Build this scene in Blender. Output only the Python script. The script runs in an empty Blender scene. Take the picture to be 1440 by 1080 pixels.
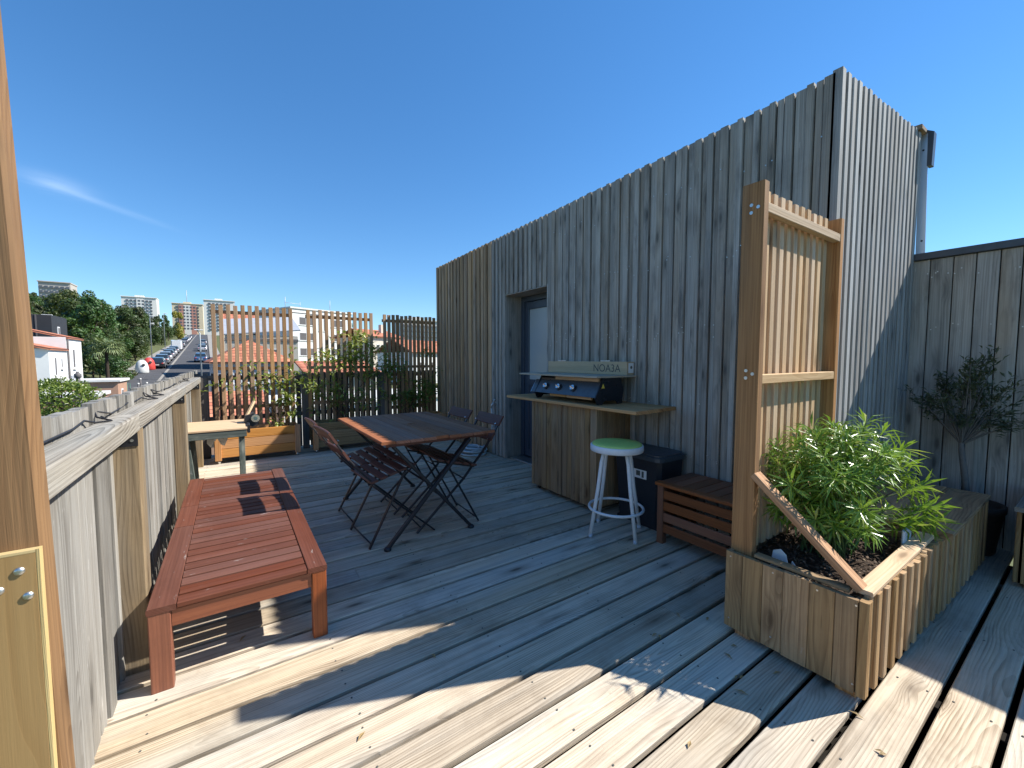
import bpy, math, random
from mathutils import Vector, Matrix, Quaternion
R = random.Random(7)
sc = bpy.context.scene
COL = sc.collection
V = Vector
rad = math.radians

# ------------------------------------------------------------------ mesh builder
class MB:
    def __init__(s):
        s.v = []; s.f = []; s.uv = []; s.r = []; s.m = []; s.sm = []
    def face(s, idx, uv=None, rnd=0.0, mat=0, smooth=False):
        s.f.append(idx); s.uv.append(uv or [(s.v[i][0], s.v[i][1]) for i in idx]); s.r.append(rnd); s.m.append(mat); s.sm.append(smooth)
    def board(s, o, L, W, T, ch=0.004, mat=0, rnd=None, curve=None):
        """board: centre of one end o, length vector L, width vector W, thickness vector T; chamfered along its length"""
        o = V(o); L = V(L); W = V(W); T = V(T)
        r = R.random() if rnd is None else rnd
        w = W.length; t = T.length; l = L.length
        c = min(ch, w * .45, t * .45)
        Wn = W.normalized(); Tn = T.normalized()
        pr = [(-w/2 + c, -t/2), (w/2 - c, -t/2), (w/2, -t/2 + c), (w/2, t/2 - c), (w/2 - c, t/2), (-w/2 + c, t/2), (-w/2, t/2 - c), (-w/2, -t/2 + c)]
        # keep outward winding whatever handedness
        if Wn.cross(Tn).dot(L) < 0: pr = pr[::-1]
        b = len(s.v)
        for e in (0, 1):
            for (a, d) in pr: s.v.append(tuple(o + L * e + Wn * a + Tn * d))
        uo = r * 61.0; vo = r * 37.0
        acc = 0.0
        for i in range(8):
            j = (i + 1) % 8
            d = math.dist(pr[i], pr[j])
            s.face([b+i, b+j, b+8+j, b+8+i], [(uo, vo+acc), (uo, vo+acc+d), (uo+l, vo+acc+d), (uo+l, vo+acc)], r, mat)
            acc += d
        s.face([b+i for i in reversed(range(8))], [(uo+.05*pr[i][0], vo+pr[i][1]+pr[i][0]) for i in reversed(range(8))], r, mat)
        s.face([b+8+i for i in range(8)], [(uo+.05*pr[i][0], vo+pr[i][1]+pr[i][0]) for i in range(8)], r, mat)
    def box(s, x0, x1, y0, y1, z0, z1, g='z', ch=0.003, mat=0, rnd=None):
        x0, x1 = sorted((x0, x1)); y0, y1 = sorted((y0, y1)); z0, z1 = sorted((z0, z1))
        cx, cy, cz = (x0+x1)/2, (y0+y1)/2, (z0+z1)/2
        if g == 'x': s.board((x0, cy, cz), (x1-x0, 0, 0), (0, y1-y0, 0), (0, 0, z1-z0), ch, mat, rnd)
        elif g == 'y': s.board((cx, y0, cz), (0, y1-y0, 0), (x1-x0, 0, 0), (0, 0, z1-z0), ch, mat, rnd)
        else: s.board((cx, cy, z0), (0, 0, z1-z0), (x1-x0, 0, 0), (0, y1-y0, 0), ch, mat, rnd)
    def bar(s, a, b, w, t, up=(0, 0, 1), ch=0.002, mat=0, rnd=None):
        a = V(a); b = V(b); d = b - a
        W = d.cross(V(up))
        if W.length < 1e-6: W = d.cross(V((0, 1, 0)))
        W.normalize(); T = W.cross(d).normalized()
        s.board(a, d, W * w, T * t, ch, mat, rnd)
    def tube(s, pts, r, n=8, mat=0, rnd=None, caps=True, r2=None, smooth=True):
        pts = [V(p) for p in pts]; rn = R.random() if rnd is None else rnd
        b = len(s.v); acc = 0
        up = None
        for i, p in enumerate(pts):
            d = (pts[min(i+1, len(pts)-1)] - pts[max(i-1, 0)]).normalized()
            if up is None:
                up = d.cross(V((0, 0, 1)))
                if up.length < 1e-3: up = d.cross(V((0, 1, 0)))
                up.normalize()
            else:
                up = (up - d * up.dot(d)).normalized()
            w = d.cross(up)
            rr = r if r2 is None else r + (r2 - r) * i / (len(pts) - 1)
            if i: acc += (pts[i] - pts[i-1]).length
            for k in range(n):
                a = 2 * math.pi * k / n
                s.v.append(tuple(p + (up * math.cos(a) + w * math.sin(a)) * rr))
            if i:
                for k in range(n):
                    k2 = (k + 1) % n
                    q = [b+(i-1)*n+k, b+(i-1)*n+k2, b+i*n+k2, b+i*n+k]
                    s.face(q, [(acc, k*.02), (acc, k*.02+.02), (acc+.05, k*.02+.02), (acc+.05, k*.02)], rn, mat, smooth)
        if caps:
            s.face([b+k for k in reversed(range(n))], None, rn, mat)
            e = b + (len(pts)-1)*n
            s.face([e+k for k in range(n)], None, rn, mat)
    def lathe(s, prof, c=(0, 0, 0), n=32, mat=0, smooth=True, rnd=0.5):
        b = len(s.v); c = V(c)
        for (r, z) in prof:
            for k in range(n):
                a = 2*math.pi*k/n
                s.v.append((c.x + r*math.cos(a), c.y + r*math.sin(a), c.z + z))
        for i in range(len(prof)-1):
            for k in range(n):
                k2 = (k+1) % n
                s.face([b+i*n+k, b+i*n+k2, b+(i+1)*n+k2, b+(i+1)*n+k], [(i*.1, k*.05), (i*.1, k*.05+.05), (i*.1+.1, k*.05+.05), (i*.1+.1, k*.05)], rnd, mat, smooth)
    def disc(s, c, nrm, r, n=10, mat=0, t=.003):
        c = V(c); nrm = V(nrm).normalized()
        s.tube([c, c + nrm * t], r, n, mat, .5, True, smooth=False)
    def prism(s, poly, axis, a0, a1, mat=0, rnd=None):
        """poly in the two remaining axes (order xyz), extruded along axis a0..a1"""
        r = R.random() if rnd is None else rnd
        def P(p, a):
            if axis == 'x': return (a, p[0], p[1])
            if axis == 'y': return (p[0], a, p[1])
            return (p[0], p[1], a)
        n = len(poly); b = len(s.v)
        for a in (a0, a1):
            for p in poly: s.v.append(P(p, a))
        ar = sum(poly[i][0]*poly[(i+1) % n][1] - poly[(i+1) % n][0]*poly[i][1] for i in range(n))
        flip = (ar < 0) ^ (axis == 'y') ^ (a1 < a0)
        def F(ix, uv):
            if flip: ix = ix[::-1]; uv = uv[::-1]
            s.face(ix, uv, r, mat)
        F([b+i for i in reversed(range(n))], [(poly[i][0], poly[i][1]) for i in reversed(range(n))])
        F([b+n+i for i in range(n)], [(poly[i][0], poly[i][1]) for i in range(n)])
        acc = 0
        for i in range(n):
            j = (i+1) % n; d = math.dist(poly[i], poly[j])
            F([b+i, b+j, b+n+j, b+n+i], [(a0+r*9, acc), (a0+r*9, acc+d), (a1+r*9, acc+d), (a1+r*9, acc)]); acc += d
    def leaf(s, p, d, nrm, l, w, rnd=None, mat=0, bend=.15, fold=.25):
        p = V(p); d = V(d).normalized(); sd = d.cross(V(nrm))
        if sd.length < 1e-4: sd = d.cross(V((1, 0, 0)))
        sd.normalize(); nn = sd.cross(d)
        r = R.random() if rnd is None else rnd
        b = len(s.v)
        m = p + d*l*.5 + nn*l*bend*.35; t = p + d*l - nn*l*bend
        s.v += [tuple(p), tuple(m + sd*w/2 + nn*w*fold), tuple(t), tuple(m - sd*w/2 + nn*w*fold), tuple(m)]
        s.face([b, b+4, b+1], [(0, 0), (.5, 0), (.5, .5)], r, mat); s.face([b+4, b+2, b+1], [(.5, 0), (1, 0), (.5, .5)], r, mat)
        s.face([b, b+3, b+4], [(0, 0), (.5, .5), (.5, 0)], r, mat); s.face([b+3, b+2, b+4], [(.5, .5), (1, 0), (.5, 0)], r, mat)
    def quad(s, p, d, sd, l, w, rnd=None, mat=0):
        p = V(p); r = R.random() if rnd is None else rnd
        b = len(s.v); d = V(d); sd = V(sd)
        s.v += [tuple(p), tuple(p + d*l*.5 + sd*w*.5), tuple(p + d*l), tuple(p + d*l*.5 - sd*w*.5)]
        s.face([b, b+1, b+2, b+3], [(0, 0), (.5, .5), (1, 0), (.5, -.5)], r, mat)
    def mesh(s, name, mats):
        me = bpy.data.meshes.new(name)
        me.from_pydata(s.v, [], s.f)
        uvl = me.uv_layers.new(name='UVMap')
        flat = [c for u in s.uv for p in u for c in p]
        uvl.data.foreach_set('uv', flat)
        at = me.attributes.new('rnd', 'FLOAT', 'FACE'); at.data.foreach_set('value', s.r)
        me.polygons.foreach_set('material_index', s.m)
        me.polygons.foreach_set('use_smooth', s.sm)
        for m in (mats if isinstance(mats, (list, tuple)) else [mats]): me.materials.append(m)
        me.update()
        return me
    def build(s, name, mats, parent=None, loc=None):
        o = bpy.data.objects.new(name, s.mesh(name, mats)); COL.objects.link(o)
        if parent is not None:
            o.parent = parent
        if loc is not None: o.location = loc
        return o

def rel(o, parent):
    """parent o (built in world coordinates) to an empty, keeping it where it is"""
    o.parent = parent
    o.matrix_parent_inverse = parent_mw(parent).inverted()
    return o
def parent_mw(p):
    m = Matrix.LocRotScale(p.location, p.rotation_euler, p.scale)
    if p.parent: m = parent_mw(p.parent) @ p.matrix_parent_inverse @ m
    return m
def tag(o, label=None, cat=None, group=None, kind=None):
    if label: o['label'] = label
    if cat: o['category'] = cat
    if group: o['group'] = group
    if kind: o['kind'] = kind
    return o
def thing(name, loc, label, cat, group=None, rz=0):
    o = bpy.data.objects.new(name, None); COL.objects.link(o)
    o.empty_display_size = .1; o.location = loc; o.rotation_euler = (0, 0, rz)
    return tag(o, label, cat, group)
def part(mb, name, mats, parent):
    return rel(mb.build(name, mats), parent)
def split(mb, name, mats, parent):
    """every loose piece of mb becomes a part of its own"""
    p = list(range(len(mb.v)))
    def find(i):
        while p[i] != i: p[i] = p[p[i]]; i = p[i]
        return i
    for f in mb.f:
        for i in f[1:]: p[find(i)] = find(f[0])
    groups = {}
    for k, f in enumerate(mb.f): groups.setdefault(find(f[0]), []).append(k)
    out = []
    for ks in groups.values():
        q = MB(); ix = {}
        for k in ks:
            for i in mb.f[k]:
                if i not in ix: ix[i] = len(q.v); q.v.append(mb.v[i])
            q.f.append([ix[i] for i in mb.f[k]]); q.uv.append(mb.uv[k]); q.r.append(mb.r[k]); q.m.append(mb.m[k]); q.sm.append(mb.sm[k])
        out.append(part(q, name, mats, parent))
    return out
def dup(root, loc=None, rz=None, label=None, scale=None):
    kids = {}
    for o in bpy.data.objects:
        if o.parent: kids.setdefault(o.parent, []).append(o)
    def cp(o, par):
        c = o.copy(); COL.objects.link(c)
        if par is not None: c.parent = par; c.matrix_parent_inverse = o.matrix_parent_inverse
        for k in kids.get(o, []): cp(k, c)
        return c
    r = cp(root, None)
    if loc is not None: r.location = loc
    if rz is not None: r.rotation_euler = (0, 0, rz)
    if scale is not None: r.scale = scale
    if label: r['label'] = label
    return r

# ------------------------------------------------------------------ materials
class NT:
    def __init__(s, name):
        s.mat = bpy.data.materials.new(name); s.mat.use_nodes = True
        s.t = s.mat.node_tree; s.t.nodes.clear()
        s.out = s.n('ShaderNodeOutputMaterial'); s.b = s.n('ShaderNodeBsdfPrincipled')
        s.l(s.b.outputs[0], s.out.inputs[0])
    def n(s, t, **k):
        x = s.t.nodes.new(t)
        for a, v in k.items(): setattr(x, a, v)
        return x
    def l(s, a, b): s.t.links.new(a, b)
    def val(s, sock, v):
        if isinstance(v, (int, float, tuple, list)): sock.default_value = v
        else: s.l(v, sock)
    def math(s, op, a, b=0.0, c=None, clamp=False):
        x = s.n('ShaderNodeMath', operation=op, use_clamp=clamp)
        s.val(x.inputs[0], a); s.val(x.inputs[1], b)
        if c is not None: s.val(x.inputs[2], c)
        return x.outputs[0]
    def vec(s, x, y, z=0.0):
        c = s.n('ShaderNodeCombineXYZ')
        for i, v in enumerate((x, y, z)): s.val(c.inputs[i], v)
        return c.outputs[0]
    def noise(s, v, scale=1.0, detail=3.0, rough=.55, dist=0.0):
        x = s.n('ShaderNodeTexNoise'); s.l(v, x.inputs['Vector'])
        x.inputs['Scale'].default_value = scale; x.inputs['Detail'].default_value = detail
        x.inputs['Roughness'].default_value = rough; x.inputs['Distortion'].default_value = dist
        return x.outputs['Fac']
    def voro(s, v, scale=1.0, rand=1.0):
        x = s.n('ShaderNodeTexVoronoi'); s.l(v, x.inputs['Vector']); x.inputs['Scale'].default_value = scale
        x.inputs['Randomness'].default_value = rand
        return x
    def mix(s, f, a, b, mode='MIX'):
        x = s.n('ShaderNodeMix', data_type='RGBA', blend_type=mode)
        s.val(x.inputs[0], f)
        for i, c in ((6, a), (7, b)):
            if isinstance(c, (tuple, list)): x.inputs[i].default_value = (*c[:3], 1)
            else: s.l(c, x.inputs[i])
        return x.outputs[2]
    def ramp(s, f, lo, hi):
        x = s.n('ShaderNodeMapRange', interpolation_type='SMOOTHSTEP'); s.l(f, x.inputs[0])
        x.inputs[1].default_value = lo; x.inputs[2].default_value = hi
        return x.outputs[0]
    def color(s, c): s.val(s.b.inputs['Base Color'], (*c[:3], 1) if isinstance(c, tuple) else c)
    def set(s, **k):
        for a, v in k.items(): s.val(s.b.inputs[a.replace('_', ' ')], v)
    def bump(s, h, st=.3, d=.005):
        x = s.n('ShaderNodeBump'); x.inputs['Strength'].default_value = st; x.inputs['Distance'].default_value = d
        s.l(h, x.inputs['Height']); s.l(x.outputs[0], s.b.inputs['Normal'])
    def rnd(s):
        return s.n('ShaderNodeAttribute', attribute_name='rnd').outputs['Fac']
    def uv(s):
        x = s.n('ShaderNodeSeparateXYZ'); s.l(s.n('ShaderNodeUVMap', uv_map='UVMap').outputs[0], x.inputs[0])
        return x.outputs[0], x.outputs[1]

def wood(name, light, dark, alt=None, ring=70, whorl=9.0, knots=.5, var=.35, rough=.75, bump=.35, streak=.5, stain=.35, staincol=(.05, .045, .04), ringmix=.6, spec=.3, salt=0.0, grime=0.0):
    """sawn boards: growth rings that run along each board, fibre streaks, knots, stains, a tint per board"""
    m = NT(name); u, v = m.uv(); r = m.rnd()
    rz = m.math('MULTIPLY', r, 91.0)
    low = m.noise(m.vec(m.math('MULTIPLY', u, .7), m.math('MULTIPLY', v, 6.0), rz), 1, 2, .5)
    mid = m.noise(m.vec(m.math('MULTIPLY', u, 4.0), m.math('MULTIPLY', v, 22.0), rz), 1, 2, .5)
    kv = m.voro(m.vec(m.math('MULTIPLY', u, 2.6), m.math('MULTIPLY', v, 9.0), rz), 1.0)
    kd = kv.outputs['Distance']
    kgate = m.math('GREATER_THAN', kv.outputs['Color'], 1.0 - knots)
    near = m.math('MULTIPLY', m.ramp(kd, .42, .0), kgate)
    vc = m.math('PINGPONG', m.math('ADD', v, m.math('MULTIPLY', r, 13.7)), .13)
    d1 = m.noise(m.vec(m.math('MULTIPLY', u, .75), m.math('MULTIPLY', v, .6), rz), 1, 2, .5)
    d1 = m.math('MULTIPLY', m.ramp(d1, .25, .75), whorl * .011)
    vj = m.math('MULTIPLY_ADD', m.math('SUBTRACT', low, .5), .05, vc)
    ph = m.math('MULTIPLY', m.math('SQRT', m.math('ADD', m.math('MULTIPLY', vj, vj), m.math('MULTIPLY', d1, d1))), ring * 2.1)
    ph = m.math('ADD', ph, m.math('MULTIPLY', mid, .55))
    ph = m.math('ADD', ph, m.math('MULTIPLY', near, 2.2))
    fr = m.math('FRACT', ph)
    saw = m.math('MULTIPLY', m.ramp(fr, .30, .90), m.ramp(fr, 1.0, .94))
    fib = m.noise(m.vec(m.math('MULTIPLY', u, 5.0), m.math('MULTIPLY', v, 260.0), rz), 1, 3, .65)
    fib2 = m.noise(m.vec(m.math('MULTIPLY', u, 1.3), m.math('MULTIPLY', v, 60.0), rz), 1, 3, .6)
    saw = m.math('MULTIPLY', saw, m.math('MULTIPLY_ADD', m.ramp(m.noise(m.vec(m.math('MULTIPLY', u, 2.0), m.math('MULTIPLY', v, 10.0), m.math('ADD', rz, 5.0)), 1, 2, .5), .3, .7), .7, .3))
    f = m.math('MULTIPLY_ADD', saw, ringmix, m.math('MULTIPLY', m.ramp(fib2, .35, .7), streak), clamp=True)
    c = m.mix(f, light, dark)
    if alt: c = m.mix(m.ramp(m.noise(m.vec(m.math('MULTIPLY', u, .7), m.math('MULTIPLY', v, 4.0), m.math('ADD', rz, 7.0)), 1, 3, .6), .38, .68), c, m.mix(f, alt, tuple(x*.5 for x in alt)))
    c = m.mix(m.math('MULTIPLY', m.ramp(fib, .55, .8), .35), c, dark)
    st = m.ramp(m.noise(m.vec(m.math('MULTIPLY', u, 2.2), m.math('MULTIPLY', v, 9.0), m.math('ADD', rz, 3.0)), 1, 4, .65), .52, .8)
    c = m.mix(m.math('MULTIPLY', st, stain), c, staincol)
    kcore = m.math('MULTIPLY', m.ramp(kd, .17, .05), kgate)
    c = m.mix(m.math('MULTIPLY', m.math('MULTIPLY', m.ramp(kd, .45, .1), kgate), .45), c, tuple(x*.6 for x in dark))
    c = m.mix(m.math('MULTIPLY', kcore, .8), c, tuple(x*.45 for x in dark))
    if grime:
        g = m.ramp(m.noise(m.n('ShaderNodeTexCoord').outputs['Object'], 1.7, 6, .68, .4), .45, .72)
        c = m.mix(m.math('MULTIPLY', g, grime), c, tuple(x*.75 for x in dark))
        g2 = m.ramp(m.noise(m.n('ShaderNodeTexCoord').outputs['Object'], 14, 4, .7), .62, .74)
        c = m.mix(m.math('MULTIPLY', g2, grime*.7), c, dark)
    if salt:
        c = m.mix(m.math('MULTIPLY', m.ramp(m.noise(m.vec(m.math('MULTIPLY', u, 9.0), m.math('MULTIPLY', v, 40.0), rz), 1, 3, .7), .66, .74), salt), c, (.6, .58, .55))
    hv = m.n('ShaderNodeHueSaturation'); m.l(c, hv.inputs['Color'])
    m.l(m.math('MULTIPLY_ADD', m.math('SUBTRACT', r, .5), 2*var, 1.0), hv.inputs['Value'])
    wn = m.n('ShaderNodeTexWhiteNoise', noise_dimensions='1D'); m.l(rz, wn.inputs['W'])
    m.l(m.math('MULTIPLY_ADD', wn.outputs['Value'], .24, .88), hv.inputs['Saturation'])
    m.l(hv.outputs[0], m.b.inputs['Base Color'])
    m.set(Roughness=m.math('MULTIPLY_ADD', fib2, .2, rough-.1)); m.b.inputs['Specular IOR Level'].default_value = spec
    m.bump(m.math('ADD', m.math('MULTIPLY', f, -1.0), m.math('MULTIPLY', fib, .8)), bump, .002)
    return m.mat

def plain(name, c, rough=.5, metal=0.0, spec=.5, dirt=.25, scale=20, bump=0.0, coat=0.0):
    m = NT(name)
    tc = m.n('ShaderNodeTexCoord').outputs['Object']
    n = m.noise(tc, scale, 5, .6)
    m.color(m.mix(m.math('MULTIPLY', m.ramp(n, .4, .75), dirt), c, tuple(x*.5 for x in c)))
    m.set(Roughness=m.math('MULTIPLY_ADD', n, .25, rough-.12), Metallic=metal); m.b.inputs['Specular IOR Level'].default_value = spec
    if coat: m.b.inputs['Coat Weight'].default_value = coat
    if bump: m.bump(n, bump, .004)
    return m.mat

def leafmat(name, c1, c2, c3=None, rough=.45, trans=.25, objvar=False):
    m = NT(name); r = m.rnd()
    c = m.mix(r, c1, c2)
    if c3: c = m.mix(m.ramp(r, .86, .9), c, c3)
    if objvar:
        oi = m.n('ShaderNodeObjectInfo').outputs['Random']
        hv = m.n('ShaderNodeHueSaturation'); m.l(c, hv.inputs['Color'])
        m.l(m.math('MULTIPLY_ADD', oi, .09, .455), hv.inputs['Hue']); m.l(m.math('MULTIPLY_ADD', oi, .7, .65), hv.inputs['Value'])
        c = hv.outputs[0]
    m.color(c); m.set(Roughness=rough)
    if trans:
        tr = m.n('ShaderNodeBsdfTranslucent'); m.l(m.mix(.5, c, (.35, .5, .05)), tr.inputs[0])
        mx = m.n('ShaderNodeMixShader'); mx.inputs[0].default_value = trans
        m.l(m.b.outputs[0], mx.inputs[1]); m.l(tr.outputs[0], mx.inputs[2]); m.l(mx.outputs[0], m.out.inputs[0])
    return m.mat

M = {}
M['deck'] = wood('deck_wood', (.655, .54, .40), (.22, .155, .10), alt=(.57, .51, .42), ring=55, whorl=9, knots=.4, var=.22, stain=.3, staincol=(.12, .10, .08), bump=.6, streak=.4, ringmix=.48, grime=.38)
M['clad_grey'] = wood('grey_cladding_wood', (0.440, 0.415, 0.375), (0.183, 0.170, 0.153), alt=(0.377, 0.323, 0.261), ring=40, whorl=6, knots=.85, var=.16, stain=.65, staincol=(.06, .055, .055), ringmix=.35, salt=.3, grime=.25)
M['clad_side'] = wood('silvered_cladding_wood', (.40, .40, .39), (.20, .20, .20), alt=(.31, .29, .265), ring=40, whorl=6, knots=.5, var=.2, stain=.5, staincol=(.09, .09, .09), ringmix=.35, salt=.3)
M['clad_brown'] = wood('brown_cladding_wood', (0.483, 0.325, 0.191), (0.229, 0.144, 0.079), alt=(0.357, 0.260, 0.175), ring=40, whorl=6, knots=.55, var=.3, stain=.5, staincol=(.05, .04, .035), ringmix=.35)
M['fence_grey'] = wood('weathered_fence_wood', (.325, .31, .28), (.15, .135, .115), alt=(.26, .235, .20), ring=45, whorl=6, knots=.4, var=.28, stain=.35, staincol=(.10, .09, .08), ringmix=.5, salt=.35, grime=.25)
M['rail'] = wood('weathered_rail_wood', (.42, .385, .33), (.17, .145, .115), alt=(.34, .33, .30), ring=38, whorl=8, knots=.3, var=.12, stain=.3, staincol=(.12, .10, .08), ringmix=.65, bump=.6, grime=.25)
M['post_brown'] = wood('brown_post_wood', (0.361, 0.189, 0.076), (0.175, 0.079, 0.030), alt=(0.303, 0.174, 0.086), ring=44, whorl=9, knots=.3, var=.12, stain=.3, ringmix=.5)
M['post_near'] = wood('near_post_wood', (.30, .160, .062), (.155, .075, .027), alt=(.26, .155, .075), ring=60, whorl=9, knots=.3, var=.1, stain=.3, ringmix=.5)
M['fence_post'] = wood('fence_post_wood', (.31, .225, .13), (.15, .10, .055), alt=(.26, .21, .15), ring=44, whorl=9, knots=.6, var=.12, stain=.4, ringmix=.5, grime=.3)
M['honey'] = wood('honey_pine', (0.545, 0.290, 0.127), (0.295, 0.128, 0.050), ring=36, whorl=9, knots=.45, var=.15, stain=.12, staincol=(.2, .1, .05), ringmix=.55)
M['pale'] = wood('pale_pine', (0.634, 0.453, 0.281), (0.431, 0.270, 0.143), ring=36, whorl=7, knots=.3, var=.18, stain=.1, staincol=(.25, .16, .08), ringmix=.4)
M['planter'] = wood('planter_larch', (.465, .30, .15), (.20, .112, .052), alt=(.40, .27, .145), ring=34, whorl=11, knots=.7, var=.16, stain=.3, staincol=(.10, .07, .045), ringmix=.55, salt=.15, grime=.25)
M['far_planter'] = wood('orange_planter_wood', (0.605, 0.308, 0.121), (0.418, 0.187, 0.066), ring=30, whorl=10, knots=.6, var=.05, stain=.1, staincol=(.2, .1, .05), ringmix=.45)
M['trellis'] = wood('trellis_wood', (0.446, 0.269, 0.142), (0.239, 0.132, 0.068), ring=40, whorl=7, knots=.3, var=.25, stain=.2, ringmix=.4)
M['darkfence'] = wood('dark_fence_wood', (0.166, 0.145, 0.131), (0.076, 0.067, 0.060), ring=40, whorl=6, knots=.4, var=.3, stain=.3, staincol=(.03, .03, .03), ringmix=.4)
M['red'] = wood('red_stained_wood', (.150, .054, .033), (.09, .030, .018), alt=(.16, .068, .048), ring=40, whorl=5, knots=.06, var=.12, stain=.10, staincol=(.30, .19, .15), ringmix=.35, rough=.55, spec=.18, bump=.2, salt=.35, grime=.35)
M['redleg'] = wood('red_stained_legs', (0.288, 0.086, 0.032), (0.156, 0.041, 0.017), ring=40, whorl=5, knots=.06, var=.12, stain=.15, staincol=(.08, .02, .01), ringmix=.4, rough=.45, spec=.5, bump=.2, grime=.35)
M['table'] = wood('table_wood', (0.403, 0.181, 0.105), (0.208, 0.088, 0.055), ring=40, whorl=5, knots=.1, var=.14, stain=.2, staincol=(.36, .24, .20), ringmix=.4, rough=.7, spec=.08, bump=.2, grime=.35)
M['chairslat'] = wood('chair_slat_wood', (0.129, 0.061, 0.047), (0.069, 0.031, 0.025), ring=40, whorl=5, knots=.05, var=.15, stain=.15, staincol=(.2, .12, .1), ringmix=.4, rough=.5, spec=.25, bump=.2)
M['storage'] = wood('storage_bench_wood', (0.253, 0.098, 0.046), (0.138, 0.048, 0.023), ring=40, whorl=5, knots=.1, var=.2, stain=.2, ringmix=.4, rough=.5)
M['barwood'] = wood('bar_larch', (0.411, 0.261, 0.136), (0.176, 0.101, 0.048), alt=(0.305, 0.218, 0.144), ring=34, whorl=10, knots=.8, var=.16, stain=.5, staincol=(.07, .055, .04), ringmix=.5)
M['counter'] = wood('counter_wood', (0.575, 0.345, 0.172), (0.322, 0.161, 0.069), ring=36, whorl=7, knots=.3, var=.1, stain=.2, staincol=(.2, .13, .08), ringmix=.5)
M['ply'] = wood('plywood_face', (0.356, 0.230, 0.103), (0.287, 0.172, 0.071), ring=14, whorl=14, knots=.05, var=.08, stain=.2, staincol=(.28, .18, .09), ringmix=.5, streak=.3, bump=.15, rough=.6)
M['plyedge'] = wood('plywood_edge', (.58, .44, .22), (.45, .32, .15), ring=200, whorl=1, knots=.0, var=.05, stain=.1, ringmix=.4)
M['board_pale'] = wood('pale_board', (.46, .40, .31), (.33, .27, .19), ring=40, whorl=7, knots=.2, var=.08, stain=.15, ringmix=.35)
M['paint_green'] = wood('flaking_green_paint', (.11, .13, .115), (.06, .075, .065), ring=30, whorl=5, knots=.1, var=.1, stain=.9, staincol=(.42, .43, .36), ringmix=.3, salt=.6)
M['crate'] = wood('printed_carton_wood', (.50, .37, .22), (.38, .27, .15), ring=40, whorl=7, knots=.0, var=.05, stain=.2, ringmix=.3)
M['steel_black'] = plain('black_powdercoat', (.018, .018, .022), .42, .0, .5, .3)
M['grill_black'] = plain('grill_enamel', (.012, .014, .02), .3, 0, .5, .2)
M['grill_panel'] = plain('grill_panel_metal', (.12, .135, .15), .4, .7, .5, .3)
M['chrome'] = plain('chrome', (.75, .76, .78), .18, 1.0, .5, .1)
M['screw'] = plain('zinc_screw', (.62, .62, .60), .4, 1.0, .5, .3)
M['flash'] = plain('zinc_flashing', (.55, .62, .70), .32, .85, .5, .15, 6)
M['flash_dark'] = plain('dark_flashing', (.07, .075, .085), .4, .5, .5, .15)
M['white_paint'] = plain('white_metal_paint', (.78, .79, .80), .35, 0, .5, .15, 30)
M['lime'] = plain('lime_vinyl', (.48, .66, .17), .42, 0, .5, .12, 40)
M['door'] = plain('slate_door_paint', (.045, .06, .085), .4, 0, .5, .15)
M['binplastic'] = plain('dark_bin_plastic', (.016, .02, .028), .45, 0, .5, .2)
M['binlid'] = plain('blue_grey_lid', (.045, .065, .085), .42, 0, .5, .2)
M['paper'] = plain('white_paper', (.75, .75, .74), .7, 0, .3, .1)
M['ink'] = plain('black_ink', (.02, .02, .022), .7, 0, .3, 0)
M['inkgrey'] = plain('grey_ink', (.10, .10, .09), .8, 0, .2, 0)
M['yellow'] = plain('yellow_sticker', (.75, .55, .08), .5, 0, .4, .1)
M['hose'] = plain('hose_green', (.10, .16, .15), .4, 0, .5, .3)
M['hose2'] = plain('hose_white', (.5, .56, .58), .4, 0, .5, .3)
M['pot'] = plain('dark_clay_pot', (.045, .036, .03), .7, 0, .3, .4)
M['soil'] = plain('potting_soil', (.055, .036, .025), .95, 0, .2, .7, 60, .8)
M['chip'] = leafmat('bark_chips', (.13, .08, .05), (.03, .02, .014), (.24, .18, .12), .9, 0)
M['plastic_pale'] = plain('pale_blue_plastic', (.48, .56, .66), .5, 0, .4, .1)
M['felt'] = plain('bitumen_roof', (.06, .06, .065), .9, 0, .3, .3)
M['under'] = plain('under_deck_dark', (.02, .017, .014), .95, 0, .1, .3)
M['rag'] = plain('white_cloth', (.72, .70, .66), .9, 0, .2, .2)
M['shrub'] = leafmat('shrub_leaves', (.09, .20, .02), (.26, .39, .05), (.42, .45, .11), .30, .25)
M['olive'] = leafmat('olive_leaves', (.035, .05, .028), (.085, .105, .06), None, .5, .1)
M['climb'] = leafmat('climber_leaves', (.08, .13, .025), (.34, .38, .07), (.58, .52, .18), .35, .3)  # palest tones put the look of sunlit tips into the leaf colour
M['drylf'] = leafmat('dry_leaf', (.22, .14, .06), (.30, .20, .08), None, .7, 0)
M['stem'] = plain('woody_stem', (.12, .08, .05), .85, 0, .2, .4, 40, .3)
M['oliv_bark'] = plain('grey_bark', (.16, .15, .14), .9, 0, .2, .4, 40, .3)
M['stem_g'] = plain('green_stem', (.10, .14, .04), .7, 0, .3, .3)

def glass(name, c=(.02, .03, .04), rough=.08):
    m = NT(name); m.color(c); m.set(Roughness=rough); m.b.inputs['Specular IOR Level'].default_value = .8
    return m.mat
M['winglass'] = glass('window_glass')
fr = NT('frosted_glass'); fr.color(fr.mix(fr.ramp(fr.noise(fr.n('ShaderNodeTexCoord').outputs['Object'], 1.6, 2, .5), .35, .65), (.34, .38, .40), (.46, .45, .40))); fr.set(Roughness=.28)  # cloudy two-tone mix paints a soft reflection into the pane colour
M['frost'] = fr.mat

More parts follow.
